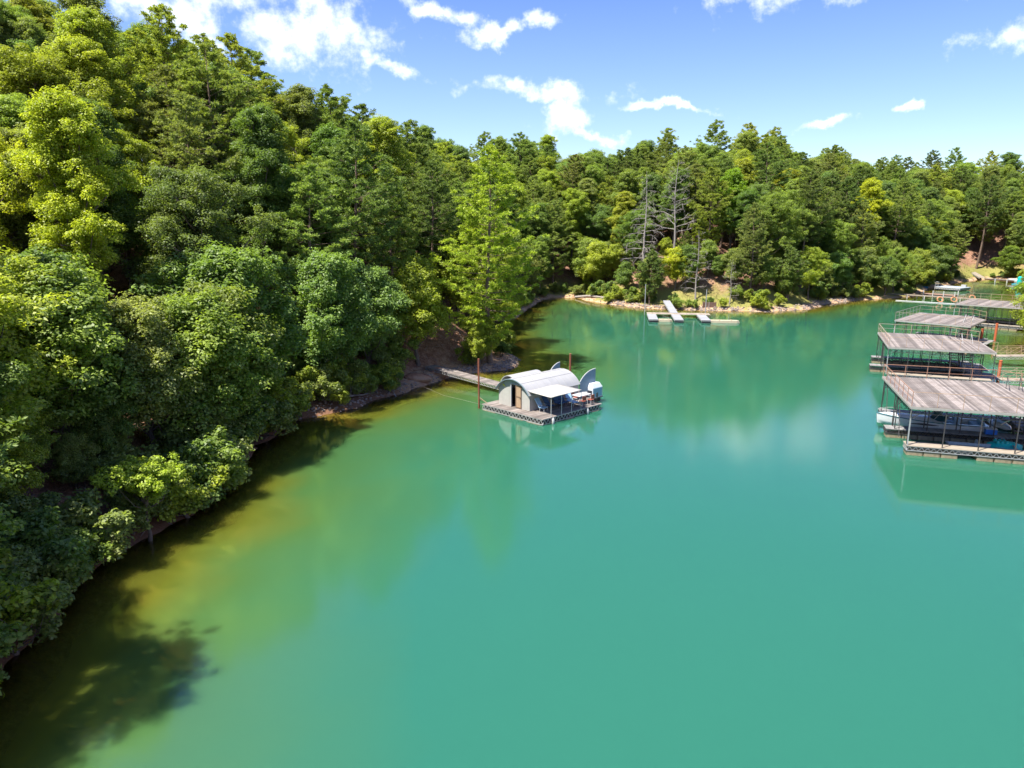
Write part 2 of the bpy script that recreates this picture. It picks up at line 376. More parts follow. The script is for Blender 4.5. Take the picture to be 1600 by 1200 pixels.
def broadleaf(h, Rr, zlow, nl, cl, per, L=.15, lobe=.29, asym=.32, pointy=0.0, clr=.46):
    """trunk mesh, crown mesh"""
    tb = MB(); hc = (h + zlow) / 2; hz = (h - zlow) / 2
    lean = rng.normal(size=2) * .3
    trunk_top = zlow + (h - zlow) * .72; k = 6
    pts = [(lean[0] * (i / k) ** 1.5 + .1 * math.sin(i * 1.7), lean[1] * (i / k) ** 1.5 + .1 * math.cos(i * 2.1), trunk_top * i / k) for i in range(k + 1)]
    r0 = .012 * h + .05
    tb.tube([(0, 0, -.6)] + pts, [r0 * 1.5, r0 * 1.25] + [r0 * (1 - .8 * i / k) for i in range(1, k + 1)], 9)
    C = []
    for i in range(nl):
        f = (i + .5) / nl; zz = -1 + 2 * f; zz = -.85 + 1.8 * f; ph = i * 2.39996 + rng.uniform(-.4, .4)
        rad = math.sqrt(max(0, 1 - min(1, abs(zz)) ** (2.2 - pointy))) * (1 - pointy * .35 * max(0, zz))
        q = rng.uniform(.55, 1.0) if i % 4 else rng.uniform(.1, .4)
        q *= 1 + asym * rng.normal()
        lc = Vector((Rr * .72 * rad * q * math.cos(ph), Rr * .72 * rad * q * math.sin(ph), hc + hz * .84 * zz))
        lr = Rr * lobe * rng.uniform(.75, 1.2) * (1 - .25 * max(0, zz))
        # limb to the lobe
        bz = min(max(zlow * .6, lc.z - .45 * Rr - rng.uniform(0, 1.2)), trunk_top * .98); u = bz / trunk_top * k
        a0 = Vector(pts[min(k, int(u))]).lerp(Vector(pts[min(k, int(u) + 1)]), u - int(u))
        mid = a0.lerp(lc, .5) + Vector((rng.normal() * .2, rng.normal() * .2, -.15 * (lc - a0).length))
        tb.tube([a0, mid, lc], [r0 * .38, r0 * .24, r0 * .1], 5, False)
        d = unit(cl, .35); pr = rng.uniform(.55, 1.45, cl)
        cs = np.array(lc) + d * (pr * lr)[:, None] * np.array([1, 1, .8])
        C.append(cs)
        for cc in cs[::2]: tb.tube([lc, lc.lerp(Vector(cc), .5) + Vector((0, 0, -.08)), cc], [r0 * .1, r0 * .06, .012], 3, False)
    C = np.concatenate(C)
    V, F = clump_leaves(C, clr, per, L, L * .62)
    return tb, V, F

def pine(h, Rr, zlow, nlimb, tufts, per, L=.27, droop=.0, tuft_r=.42):
    tb = MB(); k = 8; wv_ = rng.normal(size=2) * .25
    pts = [(wv_[0] * math.sin(i * .7) * .7, wv_[1] * math.sin(i * .5 + 1), h * i / k) for i in range(k + 1)]
    r0 = .0105 * h + .04
    tb.tube([(0, 0, -.6)] + pts, [r0 * 1.3, r0 * 1.1] + [r0 * (1 - .93 * i / k) for i in range(1, k + 1)], 9)
    C = []
    for i in range(nlimb):
        f = (i + rng.uniform(0, 1)) / nlimb; z = zlow + (h - zlow) * f ** .92
        prof = (min(1, (1.02 - f) * 1.75) ** .8) * (.62 + .38 * min(1, f * 3.5)); ln = Rr * prof * rng.uniform(.55, 1.15)
        ph = i * 2.39996 + rng.uniform(-.5, .5); u = z / h * k
        a0 = Vector(pts[min(k, int(u))]).lerp(Vector(pts[min(k, int(u) + 1)]), u - int(u))
        dr = Vector((math.cos(ph), math.sin(ph), .12 + .55 * f - droop)); e = a0 + dr * ln
        m_ = a0.lerp(e, .55) + Vector((0, 0, -.10 * ln)); e = e + Vector((0, 0, .08 * ln))
        tb.tube([a0, m_, e], [r0 * .20 * (1.1 - f), r0 * .13 * (1.1 - f), .012], 5, False)
        nt = max(4, int(tufts * prof)); side = Vector((-dr.y, dr.x, 0))
        for j in range(nt):
            q = rng.uniform(.35, 1.02) ** .8; p = (a0.lerp(m_, q / .55) if q < .55 else m_.lerp(e, (q - .55) / .45))
            s_ = rng.normal() * .30 * ln * (1.1 - .55 * q); tip = p + side * s_ + dr * abs(s_) * .35 + Vector((0, 0, rng.uniform(-.05, .38)))
            C.append(tuple(tip))
            if j % 2 == 0: tb.tube([p, tip], [.022, .01], 3, False)
    C = np.array(C); n = len(C) * per
    d = unit(n, .45); P0 = np.repeat(C, per, 0); rad = np.repeat(tuft_r * rng.uniform(.7, 1.25, len(C)), per)
    st = rng.uniform(.15, .75, n); P = P0 + d * (rad * st)[:, None] * np.array([1.15, 1.15, .75])
    T = d + unit(n) * .35; T /= np.linalg.norm(T, axis=1)[:, None]; B = np.cross(T, unit(n)); B /= np.linalg.norm(B, axis=1)[:, None] + 1e-9
    LL = (L * rng.uniform(.7, 1.2, n))[:, None]; wd = (.042 * rng.uniform(.7, 1.3, n))[:, None]
    V = np.stack([P - T * LL * .5, P + B * wd, P + T * LL * .5, P - B * wd], 1).reshape(-1, 3)
    return tb, V, np.arange(4 * n).reshape(n, 4)

def deadtree(h, Rr, nb, droop=.0, zlow=.25, dense=3):
    tb = MB(); k = 7; pts = [(.12 * math.sin(i), .12 * math.cos(i * 1.3), h * i / k) for i in range(k + 1)]
    r0 = .010 * h + .04; tb.tube([(0, 0, -.5)] + pts, [r0 * 1.3, r0 * 1.1] + [r0 * (1 - .9 * i / k) for i in range(1, k + 1)], 8)
    def rec(a, dr, ln, r, lv):
        e = a + dr * ln; m_ = a.lerp(e, .5) + Vector(rng.normal(size=3)) * ln * .07
        tb.tube([a, m_, e], [r, r * .7, r * .3], 4 if lv < 2 else 3, False)
        if lv < 3:
            for j in range(dense + (lv == 1)):
                q = rng.uniform(.3, 1); p = a.lerp(m_, q * 2) if q < .5 else m_.lerp(e, q * 2 - 1)
                nd = (dr + Vector(rng.normal(size=3)) * .55 + Vector((0, 0, -droop))).normalized(); rec(p, nd, ln * rng.uniform(.32, .55), max(r * .5, .012), lv + 1)
    for i in range(nb):
        f = (i + .5) / nb; ph = i * 2.4 + rng.uniform(-.4, .4); z = h * (zlow + (.97 - zlow) * f); u = z / h * k
        a0 = Vector(pts[min(k, int(u))]).lerp(Vector(pts[min(k, int(u) + 1)]), u - int(u))
        rec(a0, Vector((math.cos(ph), math.sin(ph), .25 - droop * .5)).normalized(), Rr * (1.05 - .75 * f) * rng.uniform(.6, 1.1), r0 * .3 * (1.1 - f), 1)
    return tb

PROTO = {}
def make_proto(key, kindname, gen, bark, leafm, crown='crown'):
    tb, V, F = gen
    tme = bpy.data.meshes.new('trunk'); tme.from_pydata(tb.v, [], tb.f); tme.materials.append(bark)
    for p in tme.polygons: p.use_smooth = True
    cme = np_mesh(crown, V, F, leafm)
    PROTO[key] = (kindname, tme, cme, float(V[:, 2].max()))
def tree(key, x, y, sc, col, label, group=None, sz=None, rz=None, dz=0.0, cat='tree', name=None, tilt=(0, 0)):
    kn, tme, cme, hh = PROTO[key]
    o = empty(name or kn, (x, y, gz(x, y) + dz), rng.uniform(0, 6.28) if rz is None else rz, label, cat, group)
    o.scale = (sc, sc, sz or sc); o.rotation_euler[0] = tilt[0]; o.rotation_euler[1] = tilt[1]
    tr_ = bpy.data.objects.new('trunk' if cat == 'tree' else 'stem', tme); COL.objects.link(tr_); tr_.parent = o
    if cme:
        cr = bpy.data.objects.new('crown' if cat == 'tree' else 'foliage', cme); COL.objects.link(cr); cr.parent = o; cr.color = (*col, 1)
    return o

make_proto('oak1', 'oak_tree', broadleaf(17, 5.0, 4.5, 38, 15, 165), BARK, LEAF)
make_proto('oak2', 'oak_tree', broadleaf(16, 4.6, 3.0, 36, 15, 165), BARK, LEAF)
make_proto('oak3', 'oak_tree', broadleaf(18, 4.4, 5.5, 36, 15, 165, asym=.35), BARK, LEAF)
make_proto('oak4', 'oak_tree', broadleaf(15, 5.2, 3.5, 38, 15, 165, asym=.4), BARK, LEAF)
make_proto('tulip1', 'tall_broadleaf_tree', broadleaf(20, 3.9, 5, 38, 15, 165, pointy=.6, L=.165), BARK, LEAF)
make_proto('tulip2', 'tall_broadleaf_tree', broadleaf(18, 3.6, 4, 36, 15, 165, pointy=.9, L=.165), BARK, LEAF)
make_proto('small1', 'small_broadleaf_tree', broadleaf(9, 3.2, 1.6, 26, 13, 130, clr=.42, L=.16), BARK, LEAF)
make_proto('small2', 'small_broadleaf_tree', broadleaf(8, 2.6, 1.4, 24, 13, 130, clr=.42, L=.16, asym=.4, pointy=.5), BARK, LEAF)
make_proto('pine1', 'pine_tree', pine(21, 3.9, 8, 56, 19, 56), PBARK, NEEDLE)
make_proto('pine2', 'pine_tree', pine(22, 4.2, 9, 54, 20, 56), PBARK, NEEDLE)
make_proto('pine3', 'pine_tree', pine(19, 3.6, 5, 62, 17, 52), PBARK, NEEDLE)
make_proto('pinelow', 'pine_tree', pine(22, 4.4, 2.2, 90, 19, 50, droop=.05), PBARK, NEEDLE)
make_proto('cedar', 'cedar_tree', pine(9, 2.7, .8, 60, 14, 36, droop=.08, tuft_r=.3), PBARK, NEEDLE)
make_proto('flat', 'small_broadleaf_tree', broadleaf(3.9, 2.3, 2.9, 12, 10, 90, L=.14, clr=.24), BARK, LEAF)
make_proto('shrub1', 'shrub', broadleaf(1.9, 1.3, .3, 9, 9, 60, L=.15, clr=.26), BARK, LEAF, 'foliage')
make_proto('shrub2', 'shrub', broadleaf(2.6, 1.5, .2, 10, 9, 60, L=.16, clr=.28, asym=.4), BARK, LEAF, 'foliage')
for nm, dt in (('dead1', deadtree(19, 3.6, 46, .55, .2, 4)), ('dead2', deadtree(18, 4.6, 30, -.1, .35, 4)), ('dead3', deadtree(13, 3.2, 26, .15, .12, 4))):
    me = bpy.data.meshes.new('trunk'); me.from_pydata(dt.v, [], dt.f); me.materials.append(DEADW)
    PROTO[nm] = ('dead_tree', me, None, 0)

G_MID = (0.27, 0.355, 0.07); G_DK = (.19, .28, .062); G_YEL = (0.37, 0.43, 0.055); G_LIME = (0.4, 0.44, 0.018); G_GOLD = (0.52, 0.55, 0.04); G_OLV = (0.27, 0.325, 0.085)
G_BLU = (.21, .30, .085); P_MID = (0.26, 0.33, 0.08); P_DK = (0.18, 0.245, 0.07); P_YEL = (0.345, 0.4, 0.07); P_OLV = (.27, .31, .09)

HAND = []  # (x, y, clear radius)
def ht(key, x, y, sc, col, label, clear=3.0, **k):
    HAND.append((x, y, clear)); return tree(key, x, y, sc, col, label, **k)

# ---- single trees the photograph singles out
ht('pinelow', -2.4, 74.3, 1.15, (.38, .47, .06), 'tall yellow green pine on the sandy point behind the cabin gangway', 4.5, rz=.5, sz=.98)
ht('small1', -3.4, 72.6, .62, G_YEL, 'small bright green leafy tree at the foot of the tall pine on the point', 2)
ht('tulip1', -27.5, 45.5, .88, (.44, .50, .05), 'large golden yellow green tree standing out on the near left slope', 5.5, sz=.93)
ht('oak4', -34.5, 44.5, .72, G_GOLD, 'smaller golden leafed tree at the left picture edge beside the large golden one', 3.5, sz=.95)
ht('small1', -15.8, 59.0, 1.35, (.22, .33, .085), 'pale green rounded tree overhanging the red bank left of the gangway', 4.2)
ht('small2', -9.6, 70.5, 1.35, G_YEL, 'young yellow green tree on the bank just behind the gangway landing', 3.2)
ht('flat', -17.6, 31.9, 1.0, (.40, .50, .06), 'small flat topped bright tree with bare trunk at the water edge lower left', 3.2, rz=0.0, tilt=(0, .05))
ht('tulip1', -14.5, 84, .98, G_YEL, 'tall yellow green tree rising in the wood left of the tall pine', 3.5)
ht('dead1', 25.4, 138.6, 1.12, None, 'grey dead tree with drooping bare twigs standing among the far shore trees', 4.5)
ht('dead2', 31.2, 139.5, 1.15, None, 'tall spreading dead tree with bare brown crown right of the drooping dead one', 4.5)
ht('dead3', 33.6, 130.2, .95, None, 'short bare grey dead tree on the bank behind the white floating dock', 2.2)
ht('dead3', 39.3, 128.2, .62, None, 'crooked bare tree beside the olive pine on the far bank', 2.0)
ht('small2', 30.4, 133.2, 1.0, G_GOLD, 'small vivid yellow tree between dead trees on the far shore', 2.5)
ht('tulip2', 42.5, 141, 1.0, (.26, .40, .03), 'bright green tall tree right of the bare dead trees on the far shore', 3.5)
ht('pinelow', 43.2, 129.6, .72, P_OLV, 'broad olive pine leaning over the far bank right of the white floating dock', 4.5)
ht('tulip1', 79.5, 163, .98, G_GOLD, 'yellow crowned tree in the middle of the far right hillside', 3.5)
ht('oak3', 59, 158, 1.0, (.36, .37, .03), 'yellow tinged tree above the olive pine on the far shore hillside', 3.5)
ht('cedar', 25.5, 131.5, 1.05, P_DK, 'dense dark evergreen touching the water left of the white floating dock', 3.0)
ht('pine2', 134.5, 208, 1.15, P_DK, 'tall pine with long bare pale trunk at the head of the inlet', 4.0, tilt=(0, .05))
ht('small1', 112, 186, 1.0, G_DK, 'small rounded tree on the grass at the head of the inlet', 3.0)
ht('small2', 88.5, 156.5, 1.2, P_YEL, 'bright green tree leaning over the shore near the narrow footbridge', 3.0)
ht('small1', 63.6, 80.8, 1.45, (.28, .38, .045), 'bright leafy tree on the right shore hanging beside the furthest boat dock', 4.0)
ht('small2', 64.5, 86.0, 1.1, G_YEL, 'leafy shore tree at the right picture edge above the boat docks', 3.0)
ht('oak2', -14.0, 80.5, .8, G_DK, 'dark tree filling the shade behind the young yellow green tree', 3.0)
ht('oak3', -19.5, 74.5, .8, G_MID, 'mid green tree in the shade behind the pale rounded tree', 3.0)
ht('pine1', -9.0, 82.0, .8, P_DK, 'dark pine between the young yellow green tree and the tall pine', 3.0)
ht('pine3', -12.6, 75.0, .85, P_MID, 'slim pine with bare lower trunk in the shade behind the red bank', 2.5)

def zone(x, y, s):
    if y < 44 and x < 0: return 'near left'
    if x < 6 + .25 * (y - 80) and y < 135: return 'left'
    if x > 90 and y < 150 + (x - 100): return 'right'
    return 'far'
def place_words(x, y, s):
    """where a wood tree stands, by landmarks one can find in the picture"""
    zn = zone(x, y, s)
    if zn in ('near left', 'left'):
        hz = 'at the water edge' if s < 5 else 'low on the left slope' if s < 18 else 'half way up the left slope' if s < 38 else 'near the left ridge'
        mk = ('in the lower left corner' if y < 28 else 'around the flat topped waterside tree' if y < 38 else 'near the golden tree' if y < 52 else
              'behind the pale rounded tree' if y < 64 else 'above the cabin gangway' if y < 80 else 'left of the tall pine' if y < 100 else 'beyond the tall pine')
    elif zn == 'right': return 'on the right shore beyond the boat docks'
    else:
        hz = 'at the far waterline' if s < 5 else 'low on the far slope' if s < 16 else 'half way up the far slope' if s < 34 else 'on the far skyline'
        q = x / max(y, 1)
        mk = ('behind the driftwood log' if q < .14 else 'by the drooping dead tree' if q < .21 else 'behind the white dock' if q < .28 else 'behind the olive pine' if q < .40 else
              'left of the yellow crown' if q < .47 else 'around the yellow crown' if q < .52 else 'above the footbridge' if q < .58 else 'above the swim platform' if q < .65 else 'at the inlet head')
    return hz + ' ' + mk
def in_view(x, y, m=1.12):
    if y < 46 and x < 0: return x > -17 - 12 - y * .75
    dz = 13 - gz(x, y); cz = y * math.cos(R(12.7)) + dz * math.sin(R(12.7)); return cz > 0 and abs(x / cz) < .721 * m + 5.0 / cz
cnt = {}
cand = []
def lattice(x0, x1, y0, y1, sx, sy, test):
    yy = y0; row = 0
    while yy < y1:
        xx = x0 + (row % 2) * sx / 2
        while xx < x1:
            p = (xx + rng.uniform(-.26, .26) * sx, yy + rng.uniform(-.26, .26) * sy)
            if test(*p): cand.append(p)
            xx += sx
        yy += sy; row += 1
lattice(-70, 0, -12, 44, 4.3, 3.9, lambda x, y: True)
lattice(-92, 30, 44, 135, 5.7, 5.0, lambda x, y: x < 6 + .25 * (y - 80))
lattice(-20, 214, 100, 262, 6.0, 5.3, lambda x, y: not (x < 6 + .25 * (y - 80) and y < 135))
ca = np.array(cand); cs = shore(ca[:, 0], ca[:, 1]); ch = ground(ca[:, 0], ca[:, 1], cs)
for (x, y), s, h in zip(cand, cs, ch):
    if s < .8: continue
    zn = zone(x, y, s)
    lim = {'near left': 34, 'left': 58, 'far': 50, 'right': 22}[zn]
    if s > lim or not in_view(x, y): continue
    if zn == 'right' and (y < 60): continue
    if y < -8 or (y < 12 and s > 14): continue
    if 121 < x < 136 and 190 < y < 206: continue
    if any((x - a) ** 2 + (y - b_) ** 2 < (c_ + .6) ** 2 for a, b_, c_ in HAND): continue
    if zn == 'left' and 60 < y < 80 and s < 3.5 and x > -16: continue
    u = rng.uniform(); front = s < 5.5; wide = 1.08
    pp = {'near left': .20, 'left': .22, 'far': .33, 'right': .3}[zn]
    if y > 95 and zn == 'left': pp = .4
    if u < pp:
        kind = ['pine1', 'pine2', 'pine3', 'pine3'][rng.integers(4)]
        if front: kind = ['pinelow', 'cedar', 'pine3'][rng.integers(3)]
        cn, colr = [('dark', P_DK), ('mid green', P_MID), ('yellow green', P_YEL), ('olive', P_OLV)][rng.choice(4, p=[.3, .35, .2, .15])]
        sc = rng.uniform(.8, 1.03); noun = 'pine'; wide = 1.18
        if front: sc *= .8 if kind != 'cedar' else 1.1
    else:
        if front and rng.uniform() < (.62 if zn != 'near left' else .35): kind = ['small1', 'small2'][rng.integers(2)]; sc = rng.uniform(1.0, 1.5); noun = 'small leafy tree'
        else:
            kind = ['oak1', 'oak2', 'oak3', 'oak4', 'tulip1', 'tulip2'][rng.integers(6)]; sc = rng.uniform(.82, 1.08); noun = 'tree'
            if front: sc *= .76; kind = ['oak2', 'oak4', 'tulip2'][rng.integers(3)]
            elif zn == 'near left': sc *= .86
        cn, colr = [('dark green', G_DK), ('mid green', G_MID), ('bluish green', G_BLU), ('yellow green', G_YEL), ('olive green', G_OLV)][rng.choice(5, p=[.18, .36, .12, .22, .12])]
    colr = tuple(np.array(colr) * rng.uniform(.84, 1.12) * rng.uniform(.95, 1.05, 3))
    if zn == 'near left' and x > -36:
        room = (14.6 if y > 22 else 17.5) - h; hh = PROTO[kind][3] * sc
        if hh > room:
            if room < 6.5: continue
            if noun == 'pine' and room < 13: kind = 'cedar'
            elif noun != 'pine': kind = ['small1', 'small2'][rng.integers(2)]
            sc = room / PROTO[kind][3] * rng.uniform(.9, 1.0); wide = min(1.2, max(wide, .8 / sc))
    pw = place_words(x, y, s)
    tree(kind, x, y, sc * wide, colr, f'{cn} {noun} {pw}', f'{cn} {noun} group {pw}', sz=sc * rng.uniform(.95, 1.05), tilt=(rng.normal() * .035, rng.normal() * .035))
    k_ = PROTO[kind][0]; cnt[k_] = cnt.get(k_, 0) + 1
print('TREES', cnt, sum(cnt.values()))

# understory and shrubs along the banks
sn = {'shrub': 0, 'sap': 0}
SH = [('mid green', G_MID), ('dark green', G_DK), ('yellow green', G_YEL), ('olive', G_OLV)]
for i in range(9000):
    j = rng.integers(len(LK)); a, b_ = LK[j], LK[(j + 1) % len(LK)]
    p = a + (b_ - a) * rng.uniform(); x, y = p + rng.normal(size=2) * 3.2
    s = float(shore(np.array([x]), np.array([y]))[0])
    if not (.1 < s < 9) or not in_view(x, y, 1.02) or y < 12 or x < -40: continue
    if (-10.8 < x < -5 and 64 < y < 73.5) or (-4 < x < 2 and y < 78 and y > 60): continue
    if 20 < x < 42 and 115 < y < 131 and rng.uniform() < .25: continue
    if 121 < x < 136 and y > 190: continue
    left = x < 0 and y < 66
    if not left and rng.uniform() < .45: continue
    if s < 4:
        if sn['shrub'] >= 190: continue
        key = ['shrub1', 'shrub2'][rng.integers(2)]; sn['shrub'] += 1; sc = rng.uniform(.6, 1.25)
        tree(key, x, y, sc, SH[q_ := rng.integers(4)][1], f'{SH[q_][0]} {"small" if sc < .9 else "large"} shrub {place_words(x, y, s)}', f'{SH[q_][0]} {"small" if sc < .9 else "large"} shrubs {place_words(x, y, s)}', cat='shrub')
    elif left and sn['sap'] < 46:
        sn['sap'] += 1; key = ['small1', 'small2', 'cedar'][rng.integers(3)]
        tree(key, x, y, rng.uniform(.38, .7), SH[q_ := rng.integers(4)][1], f'{SH[q_][0]} sapling {place_words(x, y, s)}', f'{SH[q_][0]} saplings {place_words(x, y, s)}', name='sapling')
k_ = 0
for i in range(6000):
    x, y = rng.uniform(0, 130), rng.uniform(118, 205)
    s = float(shore(np.array([x]), np.array([y]))[0])
    if not 3.2 < s < 15 or not in_view(x, y, 1.02) or (121 < x < 134 and y > 192): continue
    if any((x - a) ** 2 + (y - b_) ** 2 < 1.8 for a, b_, c_ in HAND): continue
    HAND.append((x, y, 1)); k_ += 1; q_ = rng.integers(4)
    tree(['small1', 'small2', 'cedar', 'shrub2'][rng.integers(4)], x, y, rng.uniform(.55, 1.05), SH[q_][1], f'{SH[q_][0]} sapling {place_words(x, y, s)}', f'{SH[q_][0]} saplings {place_words(x, y, s)}', name='sapling')
    if k_ >= 125: break
yv = 18.0
while yv < 54:
    xs_ = np.interp(yv, [18.5, 22, 26.8, 31.6, 35, 40.9, 47, 53], [-17.3, -17.8, -18.6, -18.0, -16.7, -17.5, -17.8, -17.2])
    q_ = rng.integers(4); x, y = xs_ - rng.uniform(-.2, .7), yv
    if not 29.2 < yv < 33.8:
        tree(['shrub1', 'shrub2'][rng.integers(2)], x, y, rng.uniform(.9, 1.7), SH[q_][1], f'{SH[q_][0]} shrub overhanging the waterline {place_words(x, y, 2)[18:]}', f'{SH[q_][0]} overhanging shrubs {place_words(x, y, 2)[18:]}', cat='shrub', tilt=(0, .35) if False else (0, 0))
    yv += rng.uniform(.7, 1.5)

# ------------------------------------------------------------------ bank debris
def rock_mesh(m, name, sub=2, seed=0):
    import bmesh
    bm = bmesh.new(); bmesh.ops.create_icosphere(bm, subdivisions=sub, radius=1)
    r = np.random.default_rng(seed); ph = r.uniform(0, 6, 9)
    for v in bm.verts:
        c = v.co; k = 1 + .18 * math.sin(3 * c.x + ph[0]) * math.sin(2.6 * c.y + ph[1]) + .14 * math.sin(5 * c.z + ph[2] + 2 * c.x) + .08 * math.sin(8 * c.y + ph[3])
        v.co = Vector((c.x * k, c.y * k * .8, c.z * k * .6))
    me = bpy.data.meshes.new(name); bm.to_mesh(me); bm.free(); me.materials.append(m); return me
rk = [rock_mesh(ROCK, 'rock', 1, i) for i in range(4)]
def joined(name, metas, m, label, cat=None):
    """one stuff mesh from many placed copies"""
    V = []; F = []; n = 0
    for me, M_ in metas:
        vv = [M_ @ v.co for v in me.vertices]; V += [tuple(v) for v in vv]; F += [tuple(i + n for i in p.vertices) for p in me.polygons]; n += len(vv)
    me = bpy.data.meshes.new(name); me.from_pydata(V, [], F); me.materials.append(m); o = bpy.data.objects.new(name, me); COL.objects.link(o)
    return tag(o, label, cat, kind='stuff')
ms = []
for i in range(6500):
    j = rng.integers(10, 44); a, b_ = LK[j], LK[(j + 1) % len(LK)]; p = a + (b_ - a) * rng.uniform(); x, y = p + rng.normal(size=2) * .7
    far = y > 110 and 18 < x < 70
    if not far and rng.uniform() < (.3 if 54 < y < 80 else .7): continue
    z = gz(x, y)
    if z < -.35: continue
    sc = rng.uniform(.05, .17) * (1.7 if far else 1); ms.append((rk[i % 4], Matrix.Translation((x, y, z)) @ Matrix.Rotation(rng.uniform(0, 6), 4, 'Z') @ Matrix.Diagonal((sc, sc, sc, 1))))
joined('shore_rocks', ms, ROCK, 'small grey and brown stones strewn along the waterline', 'stones')
# twigs and leaf litter on the woodland floor
tw = MB()
for i in range(2600):
    x, y = rng.uniform(-34, 2), rng.uniform(22, 80); s = float(shore(np.array([x]), np.array([y]))[0])
    if not (.3 < s < 12): continue
    z = gz(x, y); a = rng.uniform(0, 6.28); ln = rng.uniform(.2, 1.1); dx, dy = math.cos(a) * ln, math.sin(a) * ln
    tw.tube([(x, y, z + .03), (x + dx * .5, y + dy * .5, z + .07 + (gz(x + dx, y + dy) - z) * .5), (x + dx, y + dy, gz(x + dx, y + dy) + .05)], [.022, .016, .008], 3)
tag(tw.build('twigs', DEADW), 'fallen grey twigs scattered over the left woodland floor', 'twigs', kind='stuff')
# leaf litter
nl_ = 42000; lx = rng.uniform(-36, 2, nl_); ly = rng.uniform(20, 84, nl_); ls = shore(lx, ly); kk = (ls > .6) & (ls < 16); lx, ly, ls = lx[kk], ly[kk], ls[kk]
lz = ground(lx, ly, ls) + .03; N = unit(len(lx)) * .45 + np.array([0, 0, 1]); N /= np.linalg.norm(N, axis=1)[:, None]
LIT = mat('leaf_litter', (.34, .17, .09), .9, island=True, var=.7)
V, F = leaf_cards(np.stack([lx, ly, lz], -1), N, .14, .09)
o = bpy.data.objects.new('leaf_litter', np_mesh('leaf_litter', V, F, LIT)); COL.objects.link(o); tag(o, 'brown fallen leaves covering the left woodland floor', 'leaf litter', kind='stuff')
# grass on the far bank and at the inlet head
ng = 60000; lx = rng.uniform(10, 145, ng); ly = rng.uniform(118, 212, ng); ls = shore(lx, ly); kk = (ls > .9) & (ls < 9) & ((ly > 185) | (lx < 60)); lx, ly, ls = lx[kk], ly[kk], ls[kk]
kk = wob(lx * .5, ly * .5) > -.35; lx, ly, ls = lx[kk], ly[kk], ls[kk]
N = unit(len(lx)); N[:, 2] *= .3; N /= np.linalg.norm(N, axis=1)[:, None]
P_ = np.stack([lx, ly, ground(lx, ly, ls) + .12], -1)
B_ = np.cross(N, np.array([0, 0, 1.])); B_ /= np.linalg.norm(B_, axis=1)[:, None] + 1e-9; tip = P_ + N * .1 + np.array([0, 0, 1]) * rng.uniform(.15, .5, len(lx))[:, None]
V = np.stack([P_ - B_ * .05 - [0, 0, .15], P_ + B_ * .05 - [0, 0, .15], tip], 1).reshape(-1, 3)
GR = mat('bank_grass', (.20, .21, .05), .9, island=True, var=.5, col2=(.36, .32, .12), nscale=.6)
o = bpy.data.objects.new('grass', np_mesh('grass', V, np.arange(len(V)).reshape(-1, 3), GR)); COL.objects.link(o); tag(o, 'short yellow green grass on the far bank and inlet head', 'grass', kind='stuff')
def log(pts, r, label, name='fallen_log', m=DEADW, cat='log'):
    tb = MB(); zs = [(x, y, max(gz(x, y), -.15) + dz) for x, y, dz in pts]
    tb.tube(zs, [r * (1 - .5 * i / (len(pts) - 1)) for i in range(len(pts))], 8)
    a, c_ = Vector(zs[1]), Vector(zs[-1])
    for k in range(7):
        q = rng.uniform(.2, 1); p = a.lerp(c_, q); e = p + Vector(rng.normal(size=3)) * .7; e.z = max(p.z + .1, e.z)
        tb.tube([p, p.lerp(e, .5) + Vector((0, 0, .1)), e], [r * .3, r * .2, .01], 4)
    return tag(tb.build(name, m, None, True), label, cat)
log([(13.2, 147.6, .35), (15.5, 144.6, .25), (18.6, 140.0, .1), (20.0, 136.0, .05)], .28, 'long pale driftwood log lying on the sandy far bank')
log([(-15.6, 56.8, .2), (-14.2, 58.3, .2), (-12.6, 60.2, .2)], .09, 'thin fallen log on the red bank left of the gangway')
log([(-12.0, 64.5, .1), (-10.9, 62.6, .1), (-10.3, 61.4, .1)], .07, 'bleached branch lying where the red bank meets the water', 'fallen_branch', cat='branch')
log([(-25, 40.5, 2.6), (-24.1, 41.4, 3.2), (-22.6, 42.2, 3.4)], .10, 'grey bare limb among the shaded trees at left', 'bare_branch', cat='branch')
def boulder(x, y, z, sc, seed, label, m=ROCKR):
    me = rock_mesh(m, 'boulder', 3, seed); o = bpy.data.objects.new('boulder', me); COL.objects.link(o); o.location = (x, y, z); o.scale = sc; return tag(o, label, 'boulder')
boulder(-9.3, 66.6, .35, (1.5, 1.1, 1.1), 3, 'red clay boulder jutting at the waterline beside the gangway foot')
boulder(-7.4, 69.4, .35, (1.2, 1.0, .9), 5, 'shaded reddish boulder under the shore end of the gangway')
boulder(-1.0, 73.9, .2, (.6, .4, .4), 8, 'small grey rock at the foot of the tall pine', ROCK)

